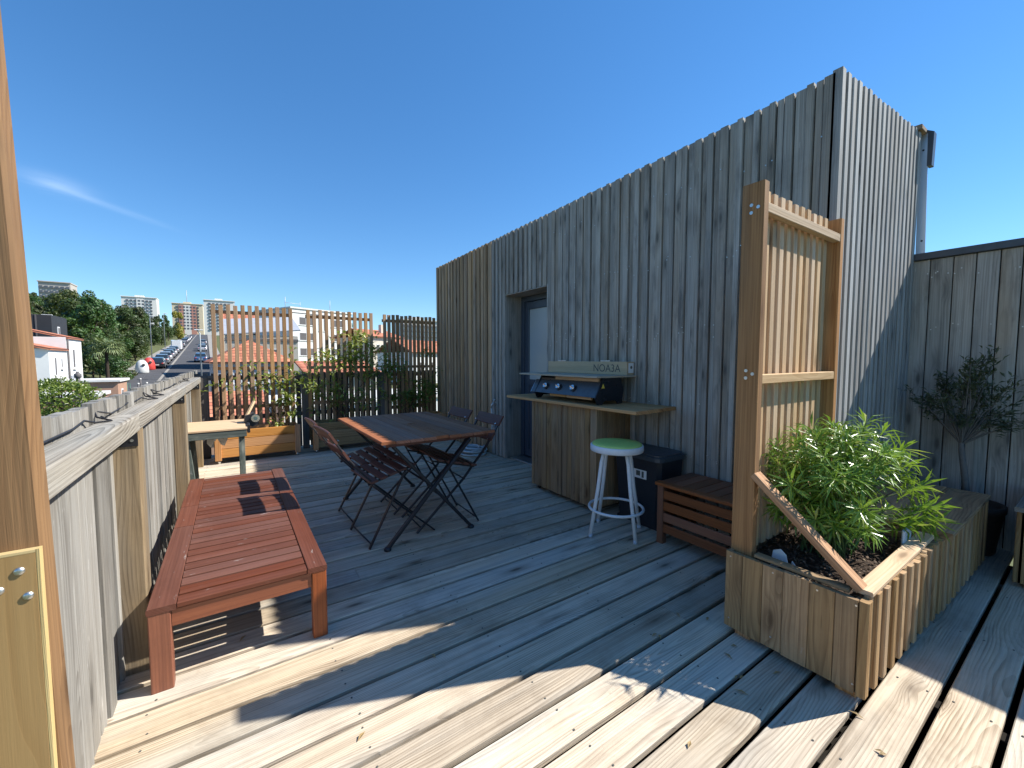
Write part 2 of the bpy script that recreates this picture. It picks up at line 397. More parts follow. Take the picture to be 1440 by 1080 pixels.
# ------------------------------------------------------------------ camera, sun, sky
cam = bpy.data.cameras.new('camera'); co = bpy.data.objects.new('camera', cam); COL.objects.link(co)
EYE = 1.35
co.location = (0, 0, EYE); co.rotation_euler = (rad(90 - 3.4533), 0, rad(-34.2078))
cam.sensor_width = 36; cam.lens = 36 * 580 / 1440; cam.clip_end = 6000; cam.clip_start = .02
sc.camera = co
SUN = V((1, -.4, 1.05)).normalized()
el = math.asin(SUN.z); az = math.atan2(SUN.x, SUN.y)
sd = bpy.data.lights.new('sun', 'SUN'); sd.energy = 4.1; sd.angle = rad(.53); sd.color = (1, .965, .89)
so = bpy.data.objects.new('sun', sd); COL.objects.link(so); so.rotation_euler = SUN.to_track_quat('Z', 'Y').to_euler()
w = bpy.data.worlds.new('World'); sc.world = w; w.use_nodes = True
nt = w.node_tree; nt.nodes.clear()
def wn(t): return nt.nodes.new(t)
sky = wn('ShaderNodeTexSky'); sky.sky_type = 'NISHITA'; sky.sun_disc = False
sky.sun_elevation = el; sky.sun_rotation = az; sky.air_density = 1.0; sky.dust_density = 0.0; sky.ozone_density = 3.0; sky.altitude = 50
bg = wn('ShaderNodeBackground'); bg.inputs[1].default_value = .118
wo = wn('ShaderNodeOutputWorld')
# one wisp of cirrus low in the sky, placed by direction
tc = wn('ShaderNodeTexCoord')
def wmath(op, a, b=0.0, clamp=False):
    x = wn('ShaderNodeMath'); x.operation = op; x.use_clamp = clamp
    for i, q in enumerate((a, b)):
        if isinstance(q, (int, float)): x.inputs[i].default_value = q
        else: nt.links.new(q, x.inputs[i])
    return x.outputs[0]
sx = wn('ShaderNodeSeparateXYZ'); nt.links.new(tc.outputs['Generated'], sx.inputs[0])
CLOUD = dict(az0=0, el0=0)
a_ = wmath('ARCTAN2', sx.outputs[0], sx.outputs[1]); e_ = wmath('ARCSINE', sx.outputs[2])
def wcloud(azc, elc, slope, la, lw, seed, amt):
    da = wmath('SUBTRACT', a_, azc); de = wmath('SUBTRACT', e_, elc)
    t = wmath('SUBTRACT', de, wmath('MULTIPLY', da, slope))
    cb = wn('ShaderNodeCombineXYZ'); nt.links.new(wmath('MULTIPLY', da, 9.0), cb.inputs[0]); nt.links.new(wmath('MULTIPLY', t, 60.0), cb.inputs[1]); cb.inputs[2].default_value = seed
    nz = wn('ShaderNodeTexNoise'); nz.inputs['Scale'].default_value = 1.0; nz.inputs['Detail'].default_value = 6; nz.inputs['Roughness'].default_value = .6; nz.inputs['Distortion'].default_value = .6
    nt.links.new(cb.outputs[0], nz.inputs['Vector'])
    def gauss(x, wd): 
        q = wmath('DIVIDE', x, wd); return wmath('POWER', 2.71828, wmath('MULTIPLY', wmath('MULTIPLY', q, q), -1.0))
    g = wmath('MULTIPLY', gauss(da, la), gauss(wmath('ADD', t, wmath('MULTIPLY', wmath('SUBTRACT', nz.outputs['Fac'], .5), lw*1.3)), lw))
    return wmath('MULTIPLY', wmath('MULTIPLY', g, nz.outputs['Fac']), amt, True)
def wmix(f, a, b):
    x = wn('ShaderNodeMix'); x.data_type = 'RGBA'; nt.links.new(f, x.inputs[0]); nt.links.new(a, x.inputs[6])
    x.inputs[7].default_value = b; return x.outputs[2]
hsv = wn('ShaderNodeHueSaturation'); hsv.inputs['Saturation'].default_value = 1.24; nt.links.new(sky.outputs[0], hsv.inputs['Color'])
gm = wn('ShaderNodeGamma'); gm.inputs[1].default_value = .85; nt.links.new(hsv.outputs[0], gm.inputs[0])
tn = wn('ShaderNodeMix'); tn.data_type = 'RGBA'; tn.blend_type = 'MULTIPLY'; tn.inputs[0].default_value = 1; nt.links.new(gm.outputs[0], tn.inputs[6]); tn.inputs[7].default_value = (.67, .83, .97, 1)
skyc = tn.outputs[2]
for (azc, elc, sl, la, lw, sd_, am) in ((-.20, .264, -.20, .042, .005, 1.0, .13), (-.225, .274, -.10, .036, .012, 4.0, .17), (-.13, .248, -.22, .04, .005, 8.0, .07)):
    skyc = wmix(wcloud(azc, elc, sl, la, lw, sd_, am), skyc, (7.5, 8.2, 9.0, 1))
nt.links.new(skyc, bg.inputs[0]); nt.links.new(bg.outputs[0], wo.inputs[0])
sc.view_settings.view_transform = 'Standard'; sc.view_settings.look = 'None'; sc.view_settings.exposure = 1.06; sc.view_settings.gamma = 1

# ------------------------------------------------------------------ deck
PITCH = .1705; OFF = .165
mb = MB()
for k in range(-6, 42):
    y0 = OFF + PITCH*k + .0105; y1 = OFF + PITCH*(k+1) - .0105
    if y0 > 7.0: break
    cuts = sorted(R.uniform(.4, 4.0) for _ in range(1)) if R.random() < .35 else []
    xs = [-.46] + cuts + [4.55]
    for a, b in zip(xs[:-1], xs[1:]):
        dz = R.uniform(-.0012, .0012)
        mb.box(a + .0015, b - .0015, y0, y1, -.03 + dz, dz, 'x', .004)
for x in (-.3, .35, 1.0, 1.65, 2.3, 2.95, 3.6, 4.25):       # joists
    mb.box(x-.03, x+.03, -.85, 7.0, -.16, -.0335, 'y', mat=2)
mb.box(-.46, 4.55, -.85, 7.05, -.22, -.18, 'x', mat=1)
# screw heads in rows over the joists
for k in range(-2, 40):
    for x in (-.3, .35, 1.0, 1.65, 2.3, 2.95, 3.6, 4.25):
        for fy in (.22, .78):
            yy = OFF + PITCH*(k + fy)
            if yy < 7: mb.disc((x + R.uniform(-.012, .012), yy + R.uniform(-.008, .008), .0006), (0, 0, 1), .004, 6, 3, .0016)
tag(mb.build('deck', [M['deck'], M['under'], M['under'], M['inkgrey']]), 'weathered wooden plank floor of the roof terrace', 'floor', kind='structure')

# ------------------------------------------------------------------ pavilion
WX = 3.05
pav = thing('roof_pavilion', (3.8, 4, 0), 'tall timber clad roof building with recessed slate door', 'building')
def ztop(y): return 3.055 - (y - 1.0) * .0185
def cladding(mb, y0, y1, pitchs, z0f, z1f, face_x, mat=0):
    y = y0; flip = False
    while y < y1 - .01:
        wd = min(R.choice(pitchs), y1 - y)
        if y1 - (y + wd) < .03: wd = y1 - y
        flip = not flip; d = (R.choice((.014, .02)) if flip else R.choice((0, .004)))
        za = z0f(y + wd/2); zb = z1f(y + wd/2)
        mb.box(face_x - .004 - d, face_x + .016, y + .003, y + wd - .004, za, zb + R.uniform(-.001, .001), 'z', .002, mat)
        y += wd
mb = MB()
DY0, DY1, DZ = 3.757, 4.621, 2.19
cladding(mb, 1.03, DY0, (.045, .05, .055, .06, .066), lambda y: .012, ztop, WX)
cladding(mb, DY0, DY1, (.045, .05, .055), lambda y: DZ + .012, ztop, WX)
cladding(mb, DY1, 4.97, (.042, .048, .052), lambda y: .012, ztop, WX)
for i in range(240):    # nail heads and white flecks
    y = R.uniform(1.08, 3.7); z = R.choice((.45, .55, 1.0, 1.55, 1.6, 2.15, 2.7)) + R.uniform(-.06, .06)
    if R.random() < .55: mb.disc((WX - .0215, y, z), (-1, 0, 0), .0045, 6, 1, .003)
part(mb, 'cladding', [M['clad_grey'], M['screw']], pav)
mb = MB(); mb.prism([(1.06, 2.75), (6.83, 2.75), (6.83, ztop(6.83) - .012), (1.06, ztop(1.06) - .012)], 'x', WX + .0165, WX + .0175); part(mb, 'cladding_backing', M['felt'], pav)
mb = MB(); cladding(mb, 4.975, 6.84, (.05, .06, .07), lambda y: .012, ztop, WX); part(mb, 'brown_cladding', M['clad_brown'], pav)
# side facing the camera's right, deep battens
mb = MB(); x = WX - .02
while x < 4.48:
    wd = .082
    mb.box(x + .002, x + .056, .998 - (x-3.05)*.035, 1.05, .012, 3.07 + (x-3.05)*.02 + R.uniform(-.008, .008), 'z', .003)
    x += wd
mb.box(WX + .02, 4.5, 1.052, 1.07, .012, 3.05, 'z', .002)
part(mb, 'side_cladding', M['clad_side'], pav)
mb = MB()      # core walls and roof
mb.box(WX + .018, WX + .15, 1.075, DY0 - .03, 0, 2.93, ch=.001); mb.box(WX + .018, WX + .15, DY1 + .03, 6.84, 0, 2.90, ch=.001)
mb.box(WX + .018, WX + .15, DY0 - .028, DY1 + .028, DZ + .03, 2.92, ch=.001)
mb.box(WX + .152, 4.5, 6.7, 6.84, 0, 2.90, ch=.001); mb.box(4.4, 4.5, 1.075, 6.69, 0, 2.90, ch=.001); mb.box(WX + .152, 4.398, 1.075, 1.2, 0, 2.92, ch=.001)
split(mb, 'wall', M['under'], pav)
mb = MB(); mb.box(WX + .02, 4.5, 1.08, 6.83, 2.935, 2.96, 'y', .001); part(mb, 'roof', M['felt'], pav)
mb = MB()      # lining of the recess
mb.box(WX - .012, WX + .26, DY1 + .002, DY1 + .026, 0, DZ + .024, 'z'); mb.box(WX - .012, WX + .26, DY0 - .026, DY0 - .002, 0, DZ + .024, 'z')
mb.box(WX - .016, WX + .26, DY0, DY1, DZ - .002, DZ + .01, 'y')
split(mb, 'door_lining', M['clad_grey'], pav)
mb = MB(); DX = WX + .24
mb.box(DX, DX + .07, DY1 - .07, DY1, .03, DZ - .005, 'z', .004); mb.box(DX, DX + .07, DY0, DY0 + .07, .03, DZ - .005, 'z', .004); mb.box(DX, DX + .07, DY0 + .071, DY1 - .071, DZ - .075, DZ - .005, 'y', .004)
split(mb, 'door_frame', M['door'], pav)
mb = MB(); a, b = DY0 + .074, DY1 - .074; x0 = DX + .012
mb.box(x0, x0 + .05, b - .085, b, .035, DZ - .08, 'z', .006); mb.box(x0, x0 + .05, a, a + .085, .035, DZ - .08, 'z', .006)
mb.box(x0, x0 + .05, a + .086, b - .086, DZ - .18, DZ - .08, 'y', .006); mb.box(x0, x0 + .05, a + .086, b - .086, .035, .14, 'y', .006); mb.box(x0, x0 + .05, a + .086, b - .086, 1.0, 1.08, 'y', .006)
mb.box(x0 + .015, x0 + .04, a + .08, b - .08, .13, 1.01, 'y', .002)
for i in range(6): mb.box(x0 + .008, x0 + .02, a + .1 + i*.09, a + .17 + i*.09, .16, .98, 'z', .003)
door = part(mb, 'door', M['door'], pav)
mb = MB(); mb.box(x0 + .018, x0 + .03, a + .08, b - .08, 1.07, DZ - .17, 'z', .001); part(mb, 'pane', M['frost'], door)
mb = MB(); mb.tube([(x0 - .002, a + .04, 1.03), (x0 - .05, a + .04, 1.03), (x0 - .05, a + .15, 1.03)], .009, 8); mb.box(x0 - .006, x0 + .001, a + .02, a + .06, .93, 1.12); part(mb, 'handle', M['chrome'], door)
mb = MB(); mb.box(WX + .05, DX + .09, DY0 + .002, DY1 - .002, .002, .022, 'y', .003); part(mb, 'sill', M['screw'], pav)
mb = MB(); mb.tube([(WX - .02, 4.86, .74), (WX - .06, 4.86, .74), (WX - .085, 4.86, .72), (WX - .09, 4.86, .68)], .012, 10); mb.tube([(WX - .05, 4.86, .75), (WX - .05, 4.86, .79)], .008, 8); mb.tube([(WX - .05, 4.825, .79), (WX - .05, 4.895, .79)], .007, 8); mb.disc((WX - .022, 4.86, .74), (-1, 0, 0), .024, 12, 0, .006)
part(mb, 'tap', M['screw'], pav)
mb = MB()      # metal flashing strip beyond the corner
mb.prism([(.902, 2.175), (.957, 2.175), (.972, 3.125), (.922, 3.105)], 'x', 4.535, 4.547)
mb.disc((4.534, .945, 2.98), (-1, 0, 0), .007, 8, 1); mb.disc((4.534, .925, 2.28), (-1, 0, 0), .007, 8, 1)
part(mb, 'flashing', [M['flash'], M['ink']], pav)
mb = MB(); mb.prism([(.893, 2.85), (.920, 2.85), (.9235, 3.10), (.97, 3.13), (.965, 3.15), (.888, 3.10)], 'x', 4.53, 4.60); part(mb, 'flashing_cap', M['flash_dark'], pav)
mb = MB(); mb.box(4.40, 4.56, .93, 1.06, 3.10, 3.135, 'x', .004); part(mb, 'capping_board', M['clad_brown'], pav)

# ------------------------------------------------------------------ fences
lf = thing('picket_fence', (-.4, 3, 0), 'low weathered grey board fence with flat rail along left edge', 'fence')
mb = MB(); y = 1.232
while y < 7.6:
    wd = R.choice((.062, .072, .088, .095))
    d = R.choice((0, .006, .012))
    mb.box(-.462 + d, -.428 + d, y, y + wd - R.choice((.003, .006, .01)), -.02, 1.185 + R.uniform(-.008, .008), 'z', .004)
    y += wd
part(mb, 'pickets', M['fence_grey'], lf)
mb = MB()
for a, b in ((1.209, 2.29), (2.294, 4.40), (4.404, 6.5)): mb.box(-.412, -.325, a, b, 1.052 + R.uniform(-.003, .003), 1.122, 'y', .006)
split(mb, 'rail', M['rail'], lf)
for yy in (2.31, 4.42, 6.38):
    mb = MB(); mb.box(-.424, -.332, yy, yy + .105, 0, 1.05, 'z', .006); part(mb, 'post', M['fence_post'], lf)
    mb = MB(); mb.box(-.405, -.336, yy - .004, yy - .0005, .985, 1.048, ch=.0005); mb.box(-.405, -.336, yy - .06, yy - .0045, 1.047, 1.0505, ch=.0005)
    for q in ((-.385, 1.01), (-.355, 1.01), (-.37, 1.03)): mb.disc((q[0], yy - .004, q[1]), (0, -1, 0), .006, 8, 1)
    part(mb, 'bracket', [M['steel_black'], M['screw']], lf)
# black wire loosely clipped along the rail
pts = []; y = 1.3
while y < 6.2:
    pts.append((-.418 + R.uniform(-.004, .01), y, 1.128 + R.choice((0, .002, .012))))
    if R.random() < .14:
        pts += [(-.41 + R.uniform(0, .04), y + .05, 1.126), (-.36 + R.uniform(-.03, .02), y + .08, 1.127), (-.41, y + .1, 1.14), (-.42, y + .12, 1.16)]
        y += .12
    y += R.uniform(.12, .22)
mb = MB(); mb.tube(pts, .0035, 6)
tag(mb.build('wire', M['steel_black']), 'thin black wire trailing along the top of the weathered fence rail', 'wire')

rf = thing('privacy_fence', (4.5, -.5, 0), 'tall grey board fence in shade behind the olive tree', 'fence')
mb = MB(); y = -2.4
while y < 1.03:
    wd = R.choice((.10, .115, .125)); wd = min(wd, 1.04 - y)
    mb.box(4.49 + R.choice((0, .008)), 4.515, y + .002, y + wd - .004, 0, 2.115, 'z', .003); y += wd
for i in range(70): mb.disc((4.488, R.uniform(-1, .9), R.choice((.35, .95, 1.0, 1.6, 2.0)) + R.uniform(-.03, .03)), (-1, 0, 0), .0045, 6, 1, .003)
part(mb, 'boards', [M['clad_grey'], M['screw']], rf)
mb = MB(); mb.box(4.5155, 4.5195, -2.4, 1.04, 0, 2.117, 'z', .0005); part(mb, 'backing', M['under'], rf)
mb = MB(); mb.box(4.465, 4.535, -2.4, .955, 2.118, 2.172, 'y', .004); split(mb, 'rail', M['flash_dark'], rf)
mb = MB()
for yy in (-2.3, -.8, .7): mb.box(4.52, 4.61, yy, yy + .09, 0, 2.11, 'z')
split(mb, 'post', M['darkfence'], rf)

bf = thing('back_fence', (1.4, 7, 0), 'dark open slat fence behind the row of far planters', 'fence')
mb = MB(); x = -.42
while x < 3.04:
    wd = R.choice((.055, .06, .065)); mb.box(x, x + wd, 6.965, 6.985, .02, 1.15 + R.uniform(-.008, .008), 'z', .002); x += wd + R.choice((.02, .028, .032))
part(mb, 'slats', M['darkfence'], bf)
mb = MB()
mb.box(-.42, 3.045, 6.92, 6.962, 1.06, 1.125, 'x'); mb.box(-.42, 3.045, 6.925, 6.962, .50, .56, 'x')
split(mb, 'rail', M['darkfence'], bf)
for x in (-.36, .86, 2.03): 
    mb = MB(); mb.box(x, x + .09, 6.87, 6.918, 0, 1.10, 'z'); part(mb, 'post', M['darkfence'], bf)

# ------------------------------------------------------------------ far trellis planters
def far_planter(x0, x1, yf, label, n, mat):
    t = thing('trellis_planter', ((x0+x1)/2, yf + .2, 0), label, 'planter', 'trellis planters along the back fence')
    mb = MB()
    for i in range(3):
        z = .075 + i*.118
        mb.box(x0 + .03, x1 - .03, yf, yf + .022, z, z + .114, 'x', .004); mb.box(x0 + .03, x1 - .03, yf + .358, yf + .38, z, z + .114, 'x', .004)
        mb.box(x0 + .0, x0 + .022, yf + .03, yf + .35, z, z + .114, 'y', .004); mb.box(x1 - .022, x1, yf + .03, yf + .35, z, z + .114, 'y', .004)
    part(mb, 'planter_box', mat, t)
    mb = MB(); mb.box(x0 + .03, x1 - .03, yf + .025, yf + .355, .1, .36, 'x', .002); part(mb, 'soil', M['soil'], t)
    for px in (x0 - .012, x1 - .058):
        mb = MB(); mb.box(px, px + .07, yf - .02, yf + .028, .045, .435, 'z', .004); part(mb, 'post', M['honey'], t)
    for px in (x0 + .03, x1 - .03):
        mb = MB()
        mb.lathe([(.0, -.022), (.018, -.02), (.022, 0), (.018, .02), (0, .022)], (px, yf + .03, .0222), 12); part(mb, 'caster', M['chrome'], t)
    mb = MB(); P = (x1 - x0 - .045) / (n - 1)
    for i in range(n):
        xx = x0 + .0 + i*P
        mb.box(xx - .003, xx + .046, yf + .382, yf + .41, .12, 2.085 + R.uniform(-.008, .008), 'z', .003)
    part(mb, 'slat_screen', M['trellis'], t)
    mb = MB(); mb.box(x0 - .01, x1, yf + .412, yf + .45, 1.965, 2.01, 'x'); mb.box(x0 - .01, x1, yf + .412, yf + .45, 1.2, 1.245, 'x'); mb.box(x0 - .01, x1, yf + .412, yf + .45, .66, .71, 'x')
    split(mb, 'trellis_rail', M['trellis'], t)
    return t
far_planter(-.20, .76, 6.44, 'orange pine planter with slatted trellis, left one beside the worktable', 12, M['far_planter'])
far_planter(.95, 1.92, 6.46, 'pine planter with slatted trellis, middle one partly hidden by the folding table', 12, M['planter'])
far_planter(2.10, 3.02, 6.48, 'planter with slatted trellis in shade against the brown cladding', 13, M['far_planter'])

def climber(name, x0, x1, y, z0, spread, nleaf, label, bright):
    t = thing(name, ((x0+x1)/2, y, z0), label, 'plant', 'climbing plants on the trellises')
    st = MB(); lv = MB()
    for (cx, cz, rx, rz_, n) in spread:
        bx = (x0+x1)/2 + R.uniform(-.2, .2)
        for k in range(2):
            p = [V((bx, y, z0))]
            for q in range(1, 7):
                f = q/6; p.append(V((bx + (cx-bx)*f + R.uniform(-.04, .04), y + .12*f + R.uniform(-.05, .03), z0 + (cz-z0)*f)))
            st.tube(p, .006, 5, r2=.002)
        for k in range(int(n*1.25)):
            a = R.gauss(0, .5); b = R.gauss(0, .5)
            c = V((cx + a*rx, y + R.uniform(-.06, .2), cz + b*rz_))
            for j in range(R.randint(3, 6)):
                d = V((R.uniform(-1, 1), R.uniform(-1, .4), R.uniform(-.5, .8)))
                lv.leaf(c + d*.02, d, (R.uniform(-.4, .4), R.uniform(-.6, .2), 1), R.uniform(.07, .115), R.uniform(.028, .042), min(1, max(0, R.gauss(bright, .22))))
    part(lv, 'foliage', M['climb'], t); part(st, 'stem', M['stem'], t)
climber('climbing_plant', .3, .6, 6.65, .36, [(.50, 1.02, .4, .3, 24), (.62, .78, .22, .3, 18), (.15, .98, .35, .10, 9), (.72, 1.0, .2, .35, 14), (.55, .45, .3, .06, 6)], 0, 'leafy climbing plant spreading over the left trellis', .5)
climber('climbing_plant', 1.2, 1.6, 6.66, .36, [(1.62, 1.2, .45, .45, 52), (1.66, 1.6, .26, .25, 34), (1.3, 1.36, .45, .16, 24), (1.0, .95, .25, .2, 16), (1.5, .7, .6, .35, 38), (1.9, 1.2, .25, .3, 18)], 0, 'dense climbing plant with leaves painted a sunlit yellow green on the middle trellis', .62)
climber('climbing_plant', 2.4, 2.7, 6.68, .36, [(2.2, 1.2, .3, .25, 26), (2.5, .75, .5, .3, 40), (2.8, .8, .4, .3, 34), (2.85, 1.45, .2, .2, 6)], 0, 'sparse dark climbing plant on the shaded trellis by the cladding', .25)

# ------------------------------------------------------------------ near trellis planter
X0, X1, YF, YB = 1.985, 3.02, .505, 1.045
npn = thing('trellis_planter', (2.5, .78, 0), 'big larch planter holding a leafy shrub under a tall slatted trellis', 'planter')
mb = MB()
ys = [YF + .02, .60, .69, .79, .875, .965, YB]
for a, b in zip(ys[:-1], ys[1:]): mb.box(X0, X0 + .02, a + .0008, b - .0008, .035 + R.uniform(-.003, .003), .412 + R.uniform(-.003, .003), 'z', .003)
for q in ((.53, .39), (.53, .07), (.66, .39), (.83, .39), (.83, .09), (1.02, .39), (1.02, .08)): mb.disc((X0 - .0005, q[0], q[1]), (-1, 0, 0), .004, 8, 1, .002)
x = X0 - .004
k = 0
while x < 3.0:
    mb.box(x, x + .046, YF - (x-2)*.028 - (.016 if k % 2 == 0 else .004), YF + .016, .033 + R.uniform(-.004, .004), .418 + R.uniform(-.006, .006), 'z', .004); x += .05; k += 1
mb.box(X0 + .022, 3.0, YF + .018, YF + .04, .06, .40, 'x'); mb.box(X0 + .022, 3.0, YB - .022, YB, .04, .41, 'x'); mb.box(2.98, 3.0, YF + .05, YB - .03, .05, .41, 'y')
mb.box(X0 + .022, X0 + .04, YF + .045, YB - .03, .06, .405, 'y')
part(mb, 'planter_box', [M['planter'], M['screw']], npn)
mb = MB(); mb.box(X0 + .05, 2.98, YF - .012, YF + .052, .421, .441, 'x', .004); split(mb, 'top_rail', M['pale'], npn)
mb = MB(); mb.box(X0 + .026, X0 + .07, YF + .06, YB - .12, .414, .430, 'y', .004); part(mb, 'edge_rail', M['planter'], npn)
for q in ((X0 + .03, YF + .02), (X0 + .03, YB - .11), (2.9, YF + .02), (2.9, YB - .11)):
    mb = MB(); mb.box(q[0], q[0] + .06, q[1], q[1] + .07, 0, .06, 'z', .003); part(mb, 'leg', M['honey'], npn)
mb = MB()
nx, ny = 26, 14
b0 = len(mb.v)
for i in range(nx):
    for j in range(ny):
        mb.v.append((X0 + .045 + (2.975 - X0 - .045)*i/(nx-1), YF + .045 + (YB - .025 - YF - .045)*j/(ny-1), .365 + R.uniform(-.008, .008) + .02*math.sin(i*.7)*math.cos(j*.9)))
for i in range(nx-1):
    for j in range(ny-1): mb.face([i*ny+j, (i+1)*ny+j, (i+1)*ny+j+1, i*ny+j+1], None, 0, 0, True)
for i in range(1500):
    p = V((R.uniform(X0 + .06, 2.96), R.uniform(YF + .06, YB - .04), .372 + R.uniform(0, .016)))
    d = V((R.uniform(-1, 1), R.uniform(-1, 1), R.uniform(-.3, .5))).normalized(); s_ = d.cross(V((R.uniform(-.4, .4), R.uniform(-.4, .4), 1))).normalized()
    mb.quad(p, d, s_, R.uniform(.012, .035), R.uniform(.006, .014), None, 1)
part(mb, 'soil', [M['soil'], M['chip']], npn)
# trellis frame
PX0, PX1, PY0, PY1 = 2.03, 2.95, .945, 1.045
for a in (PX0, PX1):
    mb = MB(); mb.box(a, a + .046, PY0, PY1, .04, 2.165, 'z', .003)
    if a == PX0:
        for z in (1.28, 2.05):
            for q in ((.97, z), (1.0, z + .015), (1.0, z - .02)): mb.disc((a - .0005, q[0], q[1]), (-1, 0, 0), .008, 10, 1, .002)
    part(mb, 'post', [M['post_brown'] if a == PX0 else M['honey'], M['screw']], npn)
for z in (2.03, 1.232):
    mb = MB(); mb.box(PX0 + .048, PX1 - .002, PY0 + .002, PY0 + .04, z, z + .045, 'x', .003); split(mb, 'trellis_rail', M['pale'], npn)
mb = MB(); n = 11; P = (PX1 - PX0 - .05) / (n + .2)
for i in range(n + 1):
    xx = PX0 + .052 + i*P
    if xx + .045 > PX1 - .0: break
    mb.box(xx, xx + .044, PY1 - .05, PY1 - .006, .40, 2.162 + R.uniform(-.004, .004), 'z', .002)
part(mb, 'slat_screen', M['pale'], npn)
mb = MB(); mb.bar((2.058, .955, .80), (2.06, .535, .43), .03, .062, (1, 0, 0), .003)
part(mb, 'brace', M['honey'], npn)

# shrub: whorls of long narrow leaves
sh = thing('shrub', (2.5, .78, .37), 'bushy shrub with long narrow bright green leaves in the big planter', 'plant')
lv = MB(); st = MB()
BC = V((2.50, .79, .38))
def whorl(p, ax, n, l, w):
    ax = ax.normalized(); q = ax.orthogonal().normalized(); ph = R.uniform(0, 6.28)
    for i in range(n):
        a = ph + 6.283*i/n + R.uniform(-.3, .3)
        o = (q*math.cos(a) + ax.cross(q)*math.sin(a))
        d = (o*R.uniform(.7, 1.0) + ax*R.uniform(.15, .9) + V((0, 0, -.1)))
        lv.leaf(p, d, ax + V((0, 0, .3)), l*R.uniform(.75, 1.15), w*R.uniform(.8, 1.2), min(1, max(0, R.gauss(.45, .25))), 0, R.uniform(.0, .25), .2)
for i in range(125):
    th = R.uniform(0, 6.283); rr = math.sqrt(R.random())
    tz = R.uniform(.20, .66)
    sp = .62 + .5*min(1, tz/.42)*(1 if tz < .5 else .82)
    tip = V((BC.x - .03 + math.cos(th)*.34*rr*sp, BC.y + math.sin(th)*.24*rr*sp, BC.z + tz*(1.04 - .25*rr)))
    tip.y = min(tip.y, 1.0); tip.x = max(tip.x, 2.12)
    base = BC + V((R.uniform(-.13, .13), R.uniform(-.09, .09), -.01))
    mid = base.lerp(tip, .55) + V((0, 0, .07))
    pts = [base, base.lerp(mid, .5) + V((0, 0, .02)), mid, tip]
    st.tube(pts, .004, 4, 0, .5, False, r2=.0018)
    ax = (tip - mid).normalized()
    for f, n in ((1.0, 8), (.78, 6), (.52, 5)):
        whorl(mid.lerp(tip, f), ax, n, R.uniform(.075, .115), .0115)
    if R.random() < .5: whorl(base.lerp(tip, .6), ax, 4, .08, .011)
for (ex, ey, ez) in ((2.86, .52, .55), (2.92, .50, .60), (2.78, .56, .52), (2.84, .58, .82), (2.90, .62, .88), (2.80, .60, .74), (2.96, .56, .68), (2.40, .74, 1.0), (2.62, .70, 1.03), (2.72, .66, .98), (2.95, .50, .52), (2.30, .80, .96)):
    tip = V((ex, ey, ez)); base = BC + V((.05, -.03, 0)); mid = base.lerp(tip, .5) + V((0, 0, .10))
    st.tube([base, mid, tip], .0045, 5, 0, .5, False, r2=.002)
    for f in (1.0, .85, .7, .5): whorl(mid.lerp(tip, f), tip - mid, 7, .11, .013)
part(lv, 'foliage', M['shrub'], sh); part(st, 'stem', M['stem_g'], sh)
mb = MB(); mb.prism([(.82, .36), (.90, .36), (.89, .435), (.86, .45), (.835, .43)], 'x', 2.12, 2.128); mb.prism([(.79, .365), (.83, .36), (.82, .40)], 'x', 2.15, 2.156)
tag(mb.build('plant_tag', M['paper']), 'torn white plastic tag stuck in the soil behind the planter brace', 'tag')
mb = MB(); mb.box(2.72, 2.85, .555, .566, .37, .50, 'z', .004)
o = mb.build('plant_label', M['plastic_pale']); tag(o, 'pale blue plastic card standing in the soil under the shrub', 'card')

# box bench beyond the planter
bb = thing('box_bench', (3.6, .75, 0), 'larch box bench with wide plank lid joined behind the planter', 'bench')
mb = MB(); x = 3.045; k = 0
while x < 4.08:
    mb.box(x, x + .05, .468 - (x-3.05)*.02 - (.014 if k % 2 == 0 else .002), .488, .03, .425, 'z', .003); x += .054; k += 1
mb.box(3.045, 4.10, .49, .51, .04, .42, 'x'); mb.box(3.045, 4.10, .97, .99, .03, .42, 'x'); mb.box(3.03, 3.044, .49, .99, .03, .42, 'y'); mb.box(4.101, 4.12, .45, .99, .03, .42, 'y')
split(mb, 'box_side', M['planter'], bb)
mb = MB()
mb.box(3.035, 4.13, .435, .635, .426, .452, 'x', .004); mb.box(3.035, 4.13, .639, .82, .426, .452, 'x', .004); mb.box(3.035, 4.13, .824, 1.0, .426, .452, 'x', .004)
split(mb, 'lid', M['planter'], bb)
b2 = thing('box_bench', (4.1, -.2, 0), 'grey topped box bench cut off at the right edge', 'bench')
mb = MB(); y = -.55
while y < .27: mb.box(3.80, 3.82, y, y + .046, .03, .455, 'z', .003); y += .05
x = 3.80
while x < 4.42: mb.box(x, x + .046, .262, .278, .03, .455, 'z', .003); x += .05
mb.box(4.40, 4.42, -.55, .26, .03, .455, 'y'); mb.box(3.83, 4.39, -.56, -.54, .03, .455, 'x'); mb.box(3.83, 3.87, .2, .255, 0, .06); mb.box(4.3, 4.35, .2, .255, 0, .06)
split(mb, 'box_side', M['planter'], b2)
mb = MB()
for i in range(5): mb.box(3.775, 4.43, .305 - .178*(i+1) + .003, .305 - .178*i, .458, .486, 'x', .004)
split(mb, 'lid', M['fence_grey'], b2)

